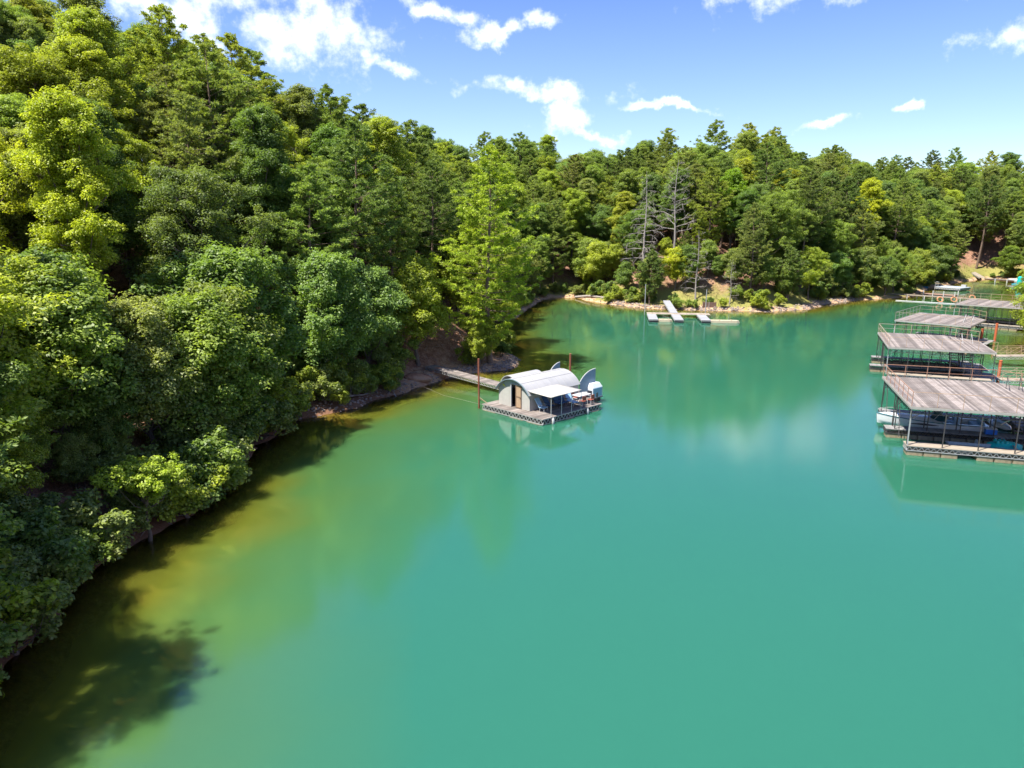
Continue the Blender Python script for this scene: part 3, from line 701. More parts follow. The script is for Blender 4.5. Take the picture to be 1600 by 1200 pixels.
# ------------------------------------------------------------------ docks
def planks(mb, x0, x1, y0, y1, z, th=.04, along='y', w_=.145, gap=.012, poly=None):
    """boards laid side by side between the limits; poly(x or y) may clip a board's ends"""
    a0, a1 = (x0, x1) if along == 'y' else (y0, y1); n = max(1, round((a1 - a0) / w_)); st = (a1 - a0) / n
    for i in range(n):
        c_ = a0 + (i + .5) * st; b0, b1 = (y0, y1) if along == 'y' else (x0, x1)
        if poly: b0, b1 = poly(c_, b0, b1)
        if b1 - b0 < .05: continue
        zz = z - th / 2 + rng.uniform(-.004, .004); e0, e1 = b0 + rng.uniform(0, .02), b1 - rng.uniform(0, .02)
        if along == 'y': mb.box((c_, (e0 + e1) / 2, zz), (st - gap, e1 - e0, th))
        else: mb.box(((e0 + e1) / 2, c_, zz), (e1 - e0, st - gap, th))
    return mb
def truss(mb, p, q, z0, z1, pitch=.35, t_=.03):
    p, q = Vector((*p, 0)), Vector((*q, 0)); L = (q - p).length; n = max(2, round(L / pitch))
    a = Vector((0, 0, z0)); b_ = Vector((0, 0, z1))
    mb.bar(p + a, q + a, t_ * 1.3); mb.bar(p + b_, q + b_, t_ * 1.3)
    for i in range(n):
        u, v = p.lerp(q, i / n), p.lerp(q, (i + .5) / n); w2 = p.lerp(q, (i + 1) / n)
        mb.bar(u + a, v + b_, t_); mb.bar(v + b_, w2 + a, t_)
    return mb
def railing(parent, pts, z, m, h=.95, step=1.5, mid=True, t_=.035, name='railing'):
    mb = MB()
    for (x0, y0), (x1, y1) in zip(pts[:-1], pts[1:]):
        p, q = Vector((x0, y0, z)), Vector((x1, y1, z)); n = max(1, round((q - p).length / step))
        for i in range(n + 1):
            c_ = p.lerp(q, i / n); mb.bar(c_, c_ + Vector((0, 0, h)), t_)
        mb.bar(p + Vector((0, 0, h)), q + Vector((0, 0, h)), t_ * 1.1)
        if mid: mb.bar(p + Vector((0, 0, h * .5)), q + Vector((0, 0, h * .5)), t_ * .7)
    return mb.build(name, m, parent)
def stairs(parent, x0, x1, y0, z0, y1, z1, m=STEELD, tm=PLANK, rail=True):
    st = MB()
    for x in (x0, x1): st.bar((x, y0, z0), (x, y1, z1), .05, .2)
    if rail:
        for x in (x0, x1):
            st.bar((x, y0, z0 + .9), (x, y1, z1 + .9), .035)
            for f in (0, .33, .66, 1): st.bar((x, y0 + (y1 - y0) * f, z0 + (z1 - z0) * f), (x, y0 + (y1 - y0) * f, z0 + (z1 - z0) * f + .9), .03)
    s_ = st.build('stair', m, parent); n = 11
    tm_ = MB().box((0, 0, 0), (abs(x1 - x0) - .05, .27, .045)).build('tread', tm, s_)
    for i in range(n):
        f = (i + 1) / (n + 1); t2 = tm_ if i == 0 else inst(tm_, 'tread', s_)
        t2.location = ((x0 + x1) / 2, y0 + (y1 - y0) * f, z0 + (z1 - z0) * f)
    return s_

def boat_dock(x, y, rot, Wd, D, label, cham=(2.4, 1.9), rh=3.35, railm=RUSTR, near_rail=True, far_rail=True, fing=(0.0, .41, .93), stair=(.74, .5), white_trim=True, end_out=(0, -.5, 0)):
    """double-deck boat dock: plank sun deck on steel posts over floating fingers"""
    root = empty('boat_dock', (x, y, 0), R(rot), label, 'boat dock', 'double-deck boat docks along the right shore')
    cx_, cy_ = Wd - cham[0], D - cham[1]
    def clip(c_, b0, b1): return (b0, D if c_ < cx_ else D - cham[1] * (c_ - cx_) / cham[0])
    planks(MB(), 0, Wd, 0, D, rh, .045, 'y', .15, .014, clip).build('sun_deck', PLANK, root, kind='stuff')
    fr_ = MB()
    out = [(0, 0), (Wd, 0), (Wd, cy_), (cx_, D), (0, D)]
    for a, b_ in zip(out, out[1:] + out[:1]): fr_.bar((*a, rh - .12), (*b_, rh - .12), .06, .16)
    fr_.build('fascia', FASCIA if white_trim else STEELG, root)
    jo = MB()
    for i in range(1, int(D / 1.2)): yy_ = i * 1.2; jo.bar((.05, yy_, rh - .13), (Wd - .05 if yy_ < cy_ else cx_, yy_, rh - .13), .04, .12)
    for xx_ in (.12, Wd * .5): truss(jo, (xx_, .1), (xx_, D - .15), rh - .5, rh - .2, .5, .028)
    for yy_ in (.1, D * .5): truss(jo, (.2, yy_), (Wd * .9, yy_), rh - .5, rh - .2, .5, .028)
    jo.build('roof_truss', STEELD, root)
    # posts
    pm = MB().bar((0, 0, .6), (0, 0, rh - .2), .075).build('post', STEELG, root); pm.location = (.06, .06, 0)
    dm = MB().bar((0, 0, .6), (0, 0, rh - .2), .06).build('post', STEELD, root)
    spots = []
    fy = [f * D for f in fing]
    for k, f0 in enumerate(fy):
        wf = 1.05
        for i in range(int(Wd / 1.75) + 1):
            for dy in ((.08,) if k == 0 else (.08, wf - .08)):
                if k == 0 and i == 0: continue
                spots.append((.06 + i * (Wd - .12) / int(Wd / 1.75), f0 + dy))
    dm.location = (*spots[0], 0)
    for sx, sy_ in spots[1:]:
        if sy_ < D: inst(dm, 'post', root, (sx, sy_, 0))
    br = MB()
    for i in range(5):
        yy_ = .4 + i * (D - 1) / 4; br.bar((.06, yy_, .5), (.06, yy_ + (1.1 if i % 2 else -.5) * .9, rh - .3), .045)
    for f0 in fy: br.bar((.06, f0 + .1, rh - .9), (.9, f0 + .1, rh - .25), .04); br.bar((Wd * .5, f0 + .1, rh - .9), (Wd * .5 + .8, f0 + .1, rh - .25), .04)
    br.build('brace', STEELD, root)
    # floating fingers
    for k, f0 in enumerate(fy):
        x0 = end_out[k]; fm = [PLANKL, PLANKG, PLANKG][k]
        planks(MB(), x0, Wd, f0 - .04, f0 + 1.05, .66, .045, 'x' if k == 0 else 'y', .15).build('finger_deck', fm, root, kind='stuff')
        tr2 = MB(); truss(tr2, (x0 + .03, f0), (Wd, f0), .33, .6, .36, .032); truss(tr2, (x0 + .03, f0 + 1.0), (Wd, f0 + 1.0), .33, .6, .36, .032)
        truss(tr2, (x0 + .03, f0), (x0 + .03, f0 + 1.0), .33, .6, .33, .032); tr2.build('truss', STEELG if k == 0 else STEELD, root)
        fl = MB().box((0, 0, 0), (.96, .95, .42)).build('float', FLOATM, root, bevel=.03); n = int((Wd - x0) / 1.02)
        for i in range(n):
            if k == 0 and i == 3: continue
            o_ = fl if i == 0 else inst(fl, 'float', root)
            if i: o_.modifiers.new('bevel', 'BEVEL').width = .03
            o_.location = (x0 + .55 + i * 1.02, f0 + .5, .09)
    # shore-side platform joining the fingers
    planks(MB(), Wd * .84, Wd + .9, 1.06, fy[1] - .05, .64, .045, 'x', .15).build('platform', PLANKG, root, kind='stuff')
    planks(MB(), Wd * .84, Wd + .9, fy[1] + 1.06, fy[2] - .05, .64, .045, 'x', .15).build('platform', PLANKG, root, kind='stuff')
    stairs(root, Wd * stair[0], Wd * stair[0] + .8, D * stair[1], .66, D * stair[1] + 2.7, rh)
    if near_rail: railing(root, [(.03, .04), (Wd, .04)], rh, RUSTG, mid=False, t_=.028)
    railing(root, [(.03, .04), (.03, D - .04)], rh, railm, t_=.034)
    if far_rail: railing(root, [(.03, D - .04), (cx_, D - .04), (Wd - .04, cy_)], rh, railm, t_=.036)
    return root

D1 = boat_dock(26.2, 45.1, -17.2, 10.4, 9.9, 'nearest double-deck boat dock with a white cruiser moored under its plank roof', cham=(2.8, 2.2))
D2 = boat_dock(36.7, 68.3, -21.5, 9.0, 10.2, 'second boat dock from the camera, empty, behind the cruiser dock', cham=(2.6, 3.0), railm=RUSTG, stair=(.72, .55), end_out=(.3, -1.0, -.4))
D3 = boat_dock(47.8, 88.2, -44, 8.2, 10.5, 'third boat dock from the camera with its roof seen nearly edge on', cham=(2.0, 2.6), railm=RUSTG, stair=(.8, .2), near_rail=True)
D4 = boat_dock(66.6, 106.8, -44, 9.0, 9.4, 'farthest boat dock, tucked behind the leafy shore tree at right', cham=(2, 2), railm=RUSTG, far_rail=True)
# outdoor stair towers beside docks two and three
for (x, y, rz, lb) in ((45.6, 71.3, -21, 'grey steel stair beside the second boat dock leading down to the gangway'), (55.6, 86.6, -44, 'grey steel stair beside the third boat dock leading down to the gangway')):
    r_ = empty('stair_tower', (x, y, 0), R(rz), lb, 'stair', 'stairs beside the boat docks')
    stairs(r_, 0, .85, -3.2, .7, 0, 3.3, STEELG); planks(MB(), -.3, 1.2, -4.4, -3.2, .7).build('landing', PLANKL, r_, kind='stuff')
    railing(r_, [(-.3, -4.4), (1.2, -4.4), (1.2, -3.3)], .7, RUSTG)
    MB().box((.45, -3.8, .2), (1.5, 1.2, .85)).build('base_frame', STEELD, r_)

def gangway(p, q, z0, z1, wd, label, dm=PLANKL, rail=True, trm=STEELG, group=None, th=.28, name='gangway', rm=RUSTG):
    p, q = Vector((*p, z0)), Vector((*q, z1)); L = (q - p).length; r_ = empty(name, p, math.atan2(q.y - p.y, q.x - p.x), label, 'gangway', group)
    r_.rotation_euler = Matrix.Rotation(math.atan2(q.y - p.y, q.x - p.x), 4, 'Z').to_euler(); sl = (z1 - z0) / L
    d_ = planks(MB(), 0, L, -wd / 2, wd / 2, 0, .04, 'y', .15).build('decking', dm, r_, kind='stuff'); d_.rotation_euler[1] = -math.asin(sl)
    f_ = MB()
    for s_ in (-wd / 2 + .03, wd / 2 - .03):
        truss(f_, (0, s_), (L, s_), -th, -.06, .4, .03)
    fo = f_.build('truss', trm, r_); fo.rotation_euler[1] = -math.asin(sl)
    if rail:
        for s_ in (-wd / 2, wd / 2):
            ro = railing(r_, [(0, s_), (L, s_)], 0, rm, step=1.4, t_=.032); ro.rotation_euler[1] = -math.asin(sl)
            # diagonal web in the rail frame
            web = MB(); n = max(1, round(L / 1.4))
            for i in range(n): web.bar((L * i / n, s_, .05), (L * (i + 1) / n, s_, .9), .025)
            wo = web.build('rail_web', rm, r_); wo.rotation_euler[1] = -math.asin(sl)
    return r_
gangway((45.2, 64.2), (61.5, 58.5), 1.0, 2.0, 1.3, 'railed gangway running right to the shore between the first and second boat docks')
gangway((52.6, 76.2), (66.5, 71.5), 1.0, 2.0, 1.3, 'railed gangway running right to the shore behind the second boat dock')
gangway((37.2, 49.2), (57, 44), .55, 1.6, 1.4, 'gangway leaving the cruiser dock for the shore at the right picture edge')
GP = 'orange steel mooring pipes by the boat docks'
def pile(x, y, r, h, m, label, z0=-2.5, group=None, name='mooring_pole', cap=True):
    o = empty(name, (x, y, 0), 0, label, 'mooring pole', group)
    MB().tube([(0, 0, z0), (0, 0, h)], r, 12).build('pole', m, o, True)
    if cap: MB().tube([(0, 0, h), (0, 0, h + .04), (0, 0, h + .06)], [r * 1.12, r * 1.12, r * .6], 12).build('cap', m, o, True)
    return o
pile(46.9, 66.9, .14, 2.2, ORANGE, 'orange mooring pipe beside the second boat dock, nearest of the orange pipes', group=GP)
pile(60.2, 90.1, .15, 1.9, ORANGE, 'left one of the two orange mooring pipes by the third boat dock stair', group=GP)
pile(63.4, 92.2, .15, 2.3, ORANGE, 'right one of the two orange mooring pipes by the third boat dock stair', group=GP)

# ------------------------------------------------------------------ boats at the nearest dock (dock axes: a inland, b away)
ang = R(-17.2); ea = Vector((math.cos(ang), math.sin(ang), 0)); eb = Vector((-math.sin(ang), math.cos(ang), 0)); O1 = Vector((26.2, 45.1, 0))
def L1(a, b_, z=0.0): return O1 + ea * a + eb * b_ + Vector((0, 0, z))
def hull_rings(L, B, h_side, n=13, keel=-.25, bowrise=.25, full=.62, transom=.88, dead=.35):
    rs = []
    for i in range(n):
        f = i / (n - 1)     # 0 bow .. 1 stern
        bw = B / 2 * (math.sin(min(1, f / full) * math.pi / 2) ** .75) * (1 - (1 - transom) * max(0, (f - full) / (1 - full)))
        bw = max(bw, .03); sheer = h_side + bowrise * (1 - f) ** 2; ch = sheer * .28 + .1 * (1 - f); kz = keel * min(1, f * 3) + (sheer - .35) * max(0, 1 - f * 4) ** 1.5 * .7
        x_ = f * L + .15 * L * 0
        rs.append([(x_, -bw, sheer), (x_ + .05, -bw * .93, sheer * .6), (x_ + .1, -bw * .80, ch), (x_ + .15, 0, kz), (x_ + .1, bw * .80, ch), (x_ + .05, bw * .93, sheer * .6), (x_, bw, sheer)])
    return rs
# cruiser, bow pointing left
cr = empty('motor_cruiser', L1(-.75, 6.55, 0), ang, 'white cabin cruiser with teal stripe and raked windscreen under the nearest dock', 'motor boat')
LC, BC = 7.0, 2.35; rg = hull_rings(LC, BC, .92, keel=-.3, bowrise=.28)
MB().loft(rg, False, False).loft([rg[-1], [(LC + .16, p[1] * .99, p[2]) for p in rg[-1]]], True, True).build('hull', GELW, cr, True)
st = MB()
for sgn in (-1, 1):
    rr = []
    for i, ring in enumerate(rg):
        a_, b2 = Vector(ring[0 if sgn < 0 else 6]), Vector(ring[2 if sgn < 0 else 4]); o_ = Vector((0, sgn * .012, 0))
        rr.append([tuple(a_.lerp(b2, .52) + o_), tuple(a_.lerp(b2, .80) + o_)])
    st.loft(rr[1:], False, False)
st.build('stripe', TEALS, cr)
rub = MB()
for sgn in (0, 6): rub.tube([Vector(r_[sgn]) for r_ in rg], .035, 6)
rub.build('rub_rail', TEALS, cr)
deck = []
for i, ring in enumerate(rg[:8]):
    f = i / 12; bw = abs(ring[0][1]); z = ring[0][2]; deck.append([(ring[0][0], -bw, z), (ring[0][0], -bw * .55, z + .14 * min(1, f * 4)), (ring[0][0], 0, z + .2 * min(1, f * 4)), (ring[0][0], bw * .55, z + .14 * min(1, f * 4)), (ring[0][0], bw, z)])
MB().loft(deck, False, False).build('foredeck', GELW, cr, True)
MB().box((5.6, 0, .45), (2.9, 1.75, .06)).box((4.25, 0, .72), (.12, 1.9, .6)).box((5.6, .98, .75), (2.7, .22, .42)).box((5.6, -.98, .75), (2.7, .22, .42)).box((7.0, 0, .72), (.2, 1.95, .45)).build('cockpit', GELW, cr, bevel=.03)
for sgn in (-1, 1): MB().loft([[(1.9, sgn * (.98 + .02), .78), (1.9, sgn * 1.0, .80)], [(3.0, sgn * 1.185, .74), (3.0, sgn * 1.18, .90)], [(3.9, sgn * 1.19, .77), (3.9, sgn * 1.19, .80)]], False, False).build('hull_window', DARKV, cr)
ws = MB(); wp = []
for k in range(9):
    th = math.pi * (k / 8) - math.pi / 2; wp.append(((4.3 - .95 * math.cos(th)), .98 * math.sin(th)))
ws.loft([[(x_, y_, 1.05) for x_, y_ in wp], [(x_ + .45 * (1 if abs(y_) < .9 else .6), y_ * .86, 1.62 if abs(y_) < .9 else 1.45) for x_, y_ in wp]], False, False)
ws.build('windscreen', GLASSD, cr, True)
wf = MB(); wf.tube([(x_ + .45 * (1 if abs(y_) < .9 else .6), y_ * .86, 1.63 if abs(y_) < .9 else 1.46) for x_, y_ in wp], .025, 6)
for x_, y_ in wp[::2]: wf.bar((x_, y_, 1.05), (x_ + .45 * (1 if abs(y_) < .9 else .6), y_ * .86, 1.62 if abs(y_) < .9 else 1.45), .03)
wf.build('windscreen_frame', WHITE, cr)
for sx, sy_ in ((4.95, .45), (4.95, -.45)):
    s_ = MB().box((sx, sy_, .72), (.55, .5, .28)).box((sx + .3, sy_, 1.05), (.12, .5, .55)).build('seat', BLUEL, cr, bevel=.04)
MB().box((6.55, 0, .72), (.5, 1.6, .3)).box((6.85, 0, .95), (.1, 1.6, .35)).build('seat', BLUEL, cr, bevel=.04)
br = MB(); bp = [(.15, 0, 1.55), (.6, .35, 1.55), (1.5, .7, 1.52), (2.4, .95, 1.4)]
br.tube(bp, .018, 6); br.tube([(a, -b_, c_) for a, b_, c_ in bp], .018, 6)
for a, b_, c_ in bp:
    for sgn in (1, -1): br.bar((a, sgn * b_, 1.1), (a, sgn * b_, c_), .02)
br.build('bow_rail', STEELG, cr)
MB().box((7.35, 0, .1), (.5, 1.5, .07)).box((7.45, 0, .45), (.35, .4, .7)).build('swim_step', GELW, cr, bevel=.03)
MB().box((3.1, 0, 1.17), (.5, .5, .05)).build('hatch', GLASSD, cr, bevel=.015)
# aluminium jon boat
jb = empty('jon_boat', L1(2.95, 1.95), ang, 'open grey aluminium jon boat inside the nearest dock slip', 'jon boat')
JL, JB = 3.9, 1.15
def pan(f, zz, wsc): 
    w_ = JB / 2 * wsc * (1 if f < .75 else 1 - .25 * (f - .75) / .25); return w_
outs = []; ins = []
for f in (0, .25, .5, .75, 1.0):
    rise = .22 * max(0, f - .6) / .4; w_ = pan(f, 0, 1)
    outs.append([(JL * f, -w_, .46 + rise * .5), (JL * f, -w_ * .82, -.1 + rise), (JL * f, w_ * .82, -.1 + rise), (JL * f, w_, .46 + rise * .5)])
    ins.append([(JL * f, -w_ + .04, .46 + rise * .5), (JL * f, -w_ * .82 + .03, .0 + rise), (JL * f, w_ * .82 - .03, .0 + rise), (JL * f, w_ - .04, .46 + rise * .5)])
MB().loft(outs, False, True).loft(ins, False, False).build('hull', ALU, jb)
gw = MB(); gw.tube([r_[0] for r_ in outs], .03, 5).tube([r_[3] for r_ in outs], .03, 5).bar(outs[0][0], outs[0][3], .06).bar(outs[-1][0], outs[-1][3], .06); gw.build('gunwale', STEELG, jb)
MB().box((.9, 0, .3), (.35, .98, .06)).box((2.0, 0, .3), (.35, .98, .06)).box((3.1, 0, .38), (.5, .88, .06)).build('bench', ALU, jb)
MB().box((.45, .1, .12), (.5, .3, .2), .3).box((1.4, -.15, .1), (.4, .25, .2), .8).build('gear', NAVY, jb)
# teal pedal boat
pb = empty('pedal_boat', L1(5.45, 2.75), ang, 'turquoise plastic pedal boat beside the jon boat under the nearest dock', 'pedal boat')
prs = []
for f in np.linspace(0, 1, 9):
    w_ = .62 * (1 - abs(2 * f - 1) ** 3) ** .5 + .05; top = .42 + .22 * math.sin(f * math.pi)
    prs.append([(2.1 * f, w_ * math.cos(a), .12 + (top if math.sin(a) > 0 else .25) * math.sin(a)) for a in np.linspace(0, 2 * math.pi, 13)[:-1]])
MB().loft(prs).build('hull', TEAL, pb, True)
ps = MB()
for sy_ in (-.3, .3):
    for k in range(3):
        rr = []
        for f in np.linspace(0, 1, 6):
            q = math.sin(f * math.pi) ** .5 * .2 + .01; rr.append([(.55 + k * .26 + q * .6 * math.cos(a), sy_ * .8 + q * .8 * math.sin(a), .45 + .35 * f) for a in np.linspace(0, 2 * math.pi, 9)[:-1]])
        ps.loft(rr)
ps.build('seat', TEAL, pb, True)
ky = empty('kayak', L1(7.25, 2.6), ang - .5, 'second turquoise hull, lying by the inner platform of the nearest dock', 'kayak')
def spindle(L, Wk, Hk, z0=.0, n=11):
    return [[(L * f, (Wk / 2 * math.sin(f * math.pi) ** .6 + .01) * math.cos(a), z0 + (Hk / 2 * math.sin(f * math.pi) ** .45 + .01) * math.sin(a)) for a in np.linspace(0, 2 * math.pi, 11)[:-1]] for f in np.linspace(0, 1, n)]
MB().loft(spindle(2.2, .7, .42, .15)).build('hull', TEAL, ky, True); MB().box((1.1, 0, .34), (.7, .38, .06)).build('cockpit', DARKV, ky, bevel=.02)
sb = empty('small_sailboat_hull', L1(7.0, 7.9, .66), ang - 1.35, 'white upturned dinghy hull resting on the inner platform of the nearest dock', 'dinghy')
MB().loft(spindle(2.7, 1.0, .42, .26)).build('hull', GELW, sb, True); MB().box((1.3, 0, .49), (1.1, .42, .05)).build('well', BLUEL, sb, bevel=.02)
cl = empty('cooler', L1(6.15, 4.55, .67), ang, 'blue cooler box with white lid on the middle finger of the nearest dock', 'cooler')
MB().box((0, 0, .2), (.72, .42, .36)).build('body', COOL, cl, bevel=.02); MB().box((0, 0, .41), (.74, .44, .07)).build('lid', WHITE, cl, bevel=.02)
fb_ = empty('bow_fender', L1(5.2, 3.95, .2), 0, 'small white buoy fender hanging off the middle finger', 'fender')
MB().tube([(0, 0, -.18), (0, 0, -.1), (0, 0, .12), (0, 0, .2)], [.04, .11, .11, .04], 10).build('body', WHITE, fb_, True); MB().bar((0, 0, .2), (0, .08, .36), .015).build('rope', DARKV, fb_)
# grey kayak moored in the second dock
k2 = empty('canoe', (38.6, 69.9, 0), R(-21), 'long pale grey canoe floating inside the second boat dock', 'canoe')
MB().loft(spindle(5.2, .85, .5, .14)).build('hull', ALU, k2, True); MB().box((2.6, 0, .36), (2.6, .5, .05)).build('well', DARKV, k2, bevel=.02)

# ------------------------------------------------------------------ floating cabin
FX, FY, FA = -2.5, 56.9, R(-45.5)
ex = Vector((math.cos(FA), math.sin(FA), 0)); ey = Vector((-math.sin(FA), math.cos(FA), 0)); FO = Vector((FX, FY, 0))
def LF(a, b_, z=0.0): return FO + ex * a + ey * b_ + Vector((0, 0, z))
fc = empty('floating_cabin', FO, FA, 'barrel roofed white cabin on a square wooden float with an awning', 'floating cabin')
planks(MB(), 0, 6.9, 0, 7.2, .5, .045, 'y', .17, .016).build('decking', PLANK, fc, kind='stuff')
planks(MB(), 0, 5.3, 7.21, 9.4, .5, .045, 'y', .17, .016).build('decking', PLANK, fc, kind='stuff')
tr_ = MB()
truss(tr_, (0.03, .03), (6.87, .03), .07, .45, .40, .04); truss(tr_, (6.87, .03), (6.87, 7.17), .07, .45, .40, .04); truss(tr_, (.03, .03), (.03, 9.3), .07, .45, .40, .04); truss(tr_, (6.87, 7.17), (5.3, 7.17), .07, .45, .40, .04)
tr_.build('truss', STEELG, fc)
MB().box((3.45, 3.6, .26), (6.5, 6.8, .36)).box((2.65, 8.1, .26), (5.0, 2.15, .36)).build('underframe', BLACK, fc)  # solid near-black fill: the shade behind the deck truss put into its colour
fl = MB().box((0, 0, 0), (1.5, .9, .34)).build('float', FLOATM, fc, bevel=.03); fl.location = (.85, .45, -.12)
for px_, py_ in ((4.0, .5), (5.9, .5), (6.2, 3.2), (6.2, 6.4), (.9, 4), (.9, 7.5), (3.4, 8.6)):
    o_ = inst(fl, 'float', fc, (px_, py_ - .05, -.12)); o_.modifiers.new('bevel', 'BEVEL').width = .03
# cabin walls: lx .9..4.45, ly 1.1..7.0
X0, X1, Y0, Y1, ZE, ZT = .9, 4.45, 1.1, 7.05, 1.82, 2.78
def arc(x0, x1, ze, zt, n=18, off=0.0):
    hw = (x1 - x0) / 2; rise = zt - ze; Rd = (hw * hw + rise * rise) / (2 * rise); cz_ = zt - Rd; a0 = math.asin(min(1, hw / Rd)); cx2 = (x0 + x1) / 2
    return [(cx2 + (Rd + off) * math.sin(-a0 + 2 * a0 * k / n), cz_ + (Rd + off) * math.cos(-a0 + 2 * a0 * k / n)) for k in range(n + 1)]
def vault(x0, x1, y0, y1, ze, zt, th=.06, over=.22):
    ps_ = arc(x0 - .1, x1 + .1, ze - .07, zt + .02); po = arc(x0 - .1, x1 + .1, ze - .07, zt + .02, off=th)
    ring = ps_ + po[::-1]; mb = MB(); return mb.loft([[(x_, y_, z_) for x_, z_ in ring] for y_ in (y0 - over, y1 + .05)])
vault(X0, X1, Y0, Y1, ZE, ZT).build('roof', ROOFM, fc, True)
rb = MB()
for k in range(9):   # sheet laps of the vaulted roof
    yy_ = Y0 - .2 + k * (Y1 - Y0 + .2) / 8
    pts_ = arc(X0 - .1, X1 + .1, ZE - .07, ZT + .02, off=.068); rb.tube([(x_, yy_, z_ - .004) for x_, z_ in pts_], .009, 4)
for q in (4, 9, 13): 
    x_, z_ = arc(X0 - .1, X1 + .1, ZE - .07, ZT + .02, off=.068)[q]; rb.bar((x_, Y0 - .2, z_), (x_, Y1, z_), .02)
rb.build('roof_seam', mat('seam_grey', (.27, .27, .27), .6), fc)
ed = MB(); pe = arc(X0 - .1, X1 + .1, ZE - .07, ZT + .02, off=.03)
ed.tube([(x_, Y0 - .24, z_) for x_, z_ in pe], .05, 6); ed.build('roof_edge', mat('slate_trim', (.14, .19, .21), .5), fc, True)
# front wall with a doorway
fwx = MB(); pa = [(x_, z_) for x_, z_ in arc(X0, X1, ZE, ZT)]
DX0, DX1, DZ = 2.35, 3.55, 2.42
def wall_strip(x0, x1, zb):
    xs_ = np.linspace(x0, x1, 7); top = [np.interp(x_, [p[0] for p in pa], [p[1] for p in pa]) for x_ in xs_]
    poly = [(x_, zb) for x_ in xs_] + [(x_, z_) for x_, z_ in zip(xs_[::-1], top[::-1])]
    fwx.loft([[(x_, Y0 + .06, z_) for x_, z_ in poly], [(x_, Y0, z_) for x_, z_ in poly]])
wall_strip(X0, DX0, .5); wall_strip(DX1, X1, .5); wall_strip(DX0 + .002, DX1 - .002, DZ)
fwx.box((X1 - .03, (Y0 + Y1) / 2 + .04, (.5 + ZE) / 2), (.06, Y1 - Y0 - .1, ZE - .5)).box((X0 + .03, (Y0 + Y1) / 2 + .04, (.5 + ZE) / 2), (.06, Y1 - Y0 - .1, ZE - .5))
fwx.build('wall', CABW, fc)
MB().box((2.7, 1.9, 1.2), (3.2, .05, 1.3)).build('dark_interior_sheet', BLACK, fc)  # added black sheet that paints the dark interior seen through the doorway
dr = MB().box((0, 0, 0), (.62, .05, DZ - .56)).build('door', DOORT, fc); dr.location = (3.24, Y0 - .03, (.53 + DZ) / 2)
df = MB()
for zz in (-.88, .0, .88): df.box((0, -.035, zz), (.6, .03, .07))
for xx_ in (-.28, .28): df.box((xx_, -.035, 0), (.06, .028, 1.8))
df.build('door_frame', mat('door_trim', (.22, .14, .09), .7), dr)
MB().box((.22, -.06, -.1), (.04, .05, .12)).build('handle', STEELD, dr)
dk = MB().box((2.38, Y0 - .02, 1.48), (.07, .1, 1.86)).box((3.0, Y0 - .02, 2.44), (1.25, .1, .06)); dk.build('door_jamb', WHITE, fc)
MB().loft([[(1.42 + .3 * f, Y0 - .03, 2.24 - .14 * f + s_ * .06 * math.sin(min(1, f * 1.3) * math.pi) + s_ * .015) for s_ in (-1, 1)] + [(1.42 + .3 * f, Y0 - .06, 2.24 - .14 * f + s_ * .06 * math.sin(min(1, f * 1.3) * math.pi) + s_ * .015) for s_ in (1, -1)] for f in np.linspace(0, 1, 8)]).build('fish_plaque', YELL, fc)
MB().box((X1 + .05, 1.8, 1.72), (.1, .16, .1)).build('wall_lamp', WHITE, fc)
# low side vault
vault(-.95, .78, 3.3, 6.7, 1.55, 2.32, over=.15).build('roof', ROOFM, fc, True)
MB().box((-.08, 5.0, 1.0), (1.66, 3.3, 1.1)).build('wall', CABW, fc)
# quarter round end doors swung open
pm_ = arc(X0, X1, ZE, ZT)
def leafdoor(side):
    pts_ = [p for p in pm_ if (p[0] >= (X0 + X1) / 2 - .001)]; hx = X1
    prof = [(hx - p[0], p[1]) for p in pts_][::-1]     # distance from hinge, height
    poly = [(0, .9)] + prof + [(prof[-1][0], .9)]; xh = X1 + .03 if side > 0 else X0 - .03; tl = .12 * side
    mb = MB().loft([[(xh + d * tl, Y1 + .1 + d, z_ * 1.0 + .12) for d, z_ in poly], [(xh + .05 * side + d * tl, Y1 + .1 + d, z_ + .12) for d, z_ in poly]])
    o_ = mb.build('end_door', mat('slate_panel', (.20, .29, .36), .55, noise_amt=.1), fc)
    MB().tube([(xh + .025 * side + d * tl, Y1 + .1 + d, z_ + .12) for d, z_ in prof], .035, 6).build('door_trim', WHITE, o_)
leafdoor(1); leafdoor(-1)
pp_ = MB()
for yy_ in (7.2, 7.5): pp_.box((X1 + .03, yy_, 1.15), (.06, .06, 1.3))
pp_.build('frame_post', STEELG, fc)
bh = MB(); bh.loft([[(4.3, 8.0, .5), (5.25, 8.0, .5), (5.25, 9.3, .5), (4.3, 9.3, .5)], [(4.3, 8.0, 1.35), (5.25, 8.0, 1.35), (5.25, 9.3, 1.35), (4.3, 9.3, 1.35)], [(4.4, 8.15, 1.72), (5.05, 8.15, 1.72), (5.05, 9.15, 1.72), (4.4, 9.15, 1.72)]])
bo = bh.build('storage_hutch', mat('hutch_white', (.62, .66, .68), .5), fc, bevel=.02)
MB().box((5.262, 8.65, .95), (.02, 1.1, .72)).build('door', mat('hutch_blue', (.22, .40, .50), .5), bo)  # plain blue panel covering the right face of the hutch
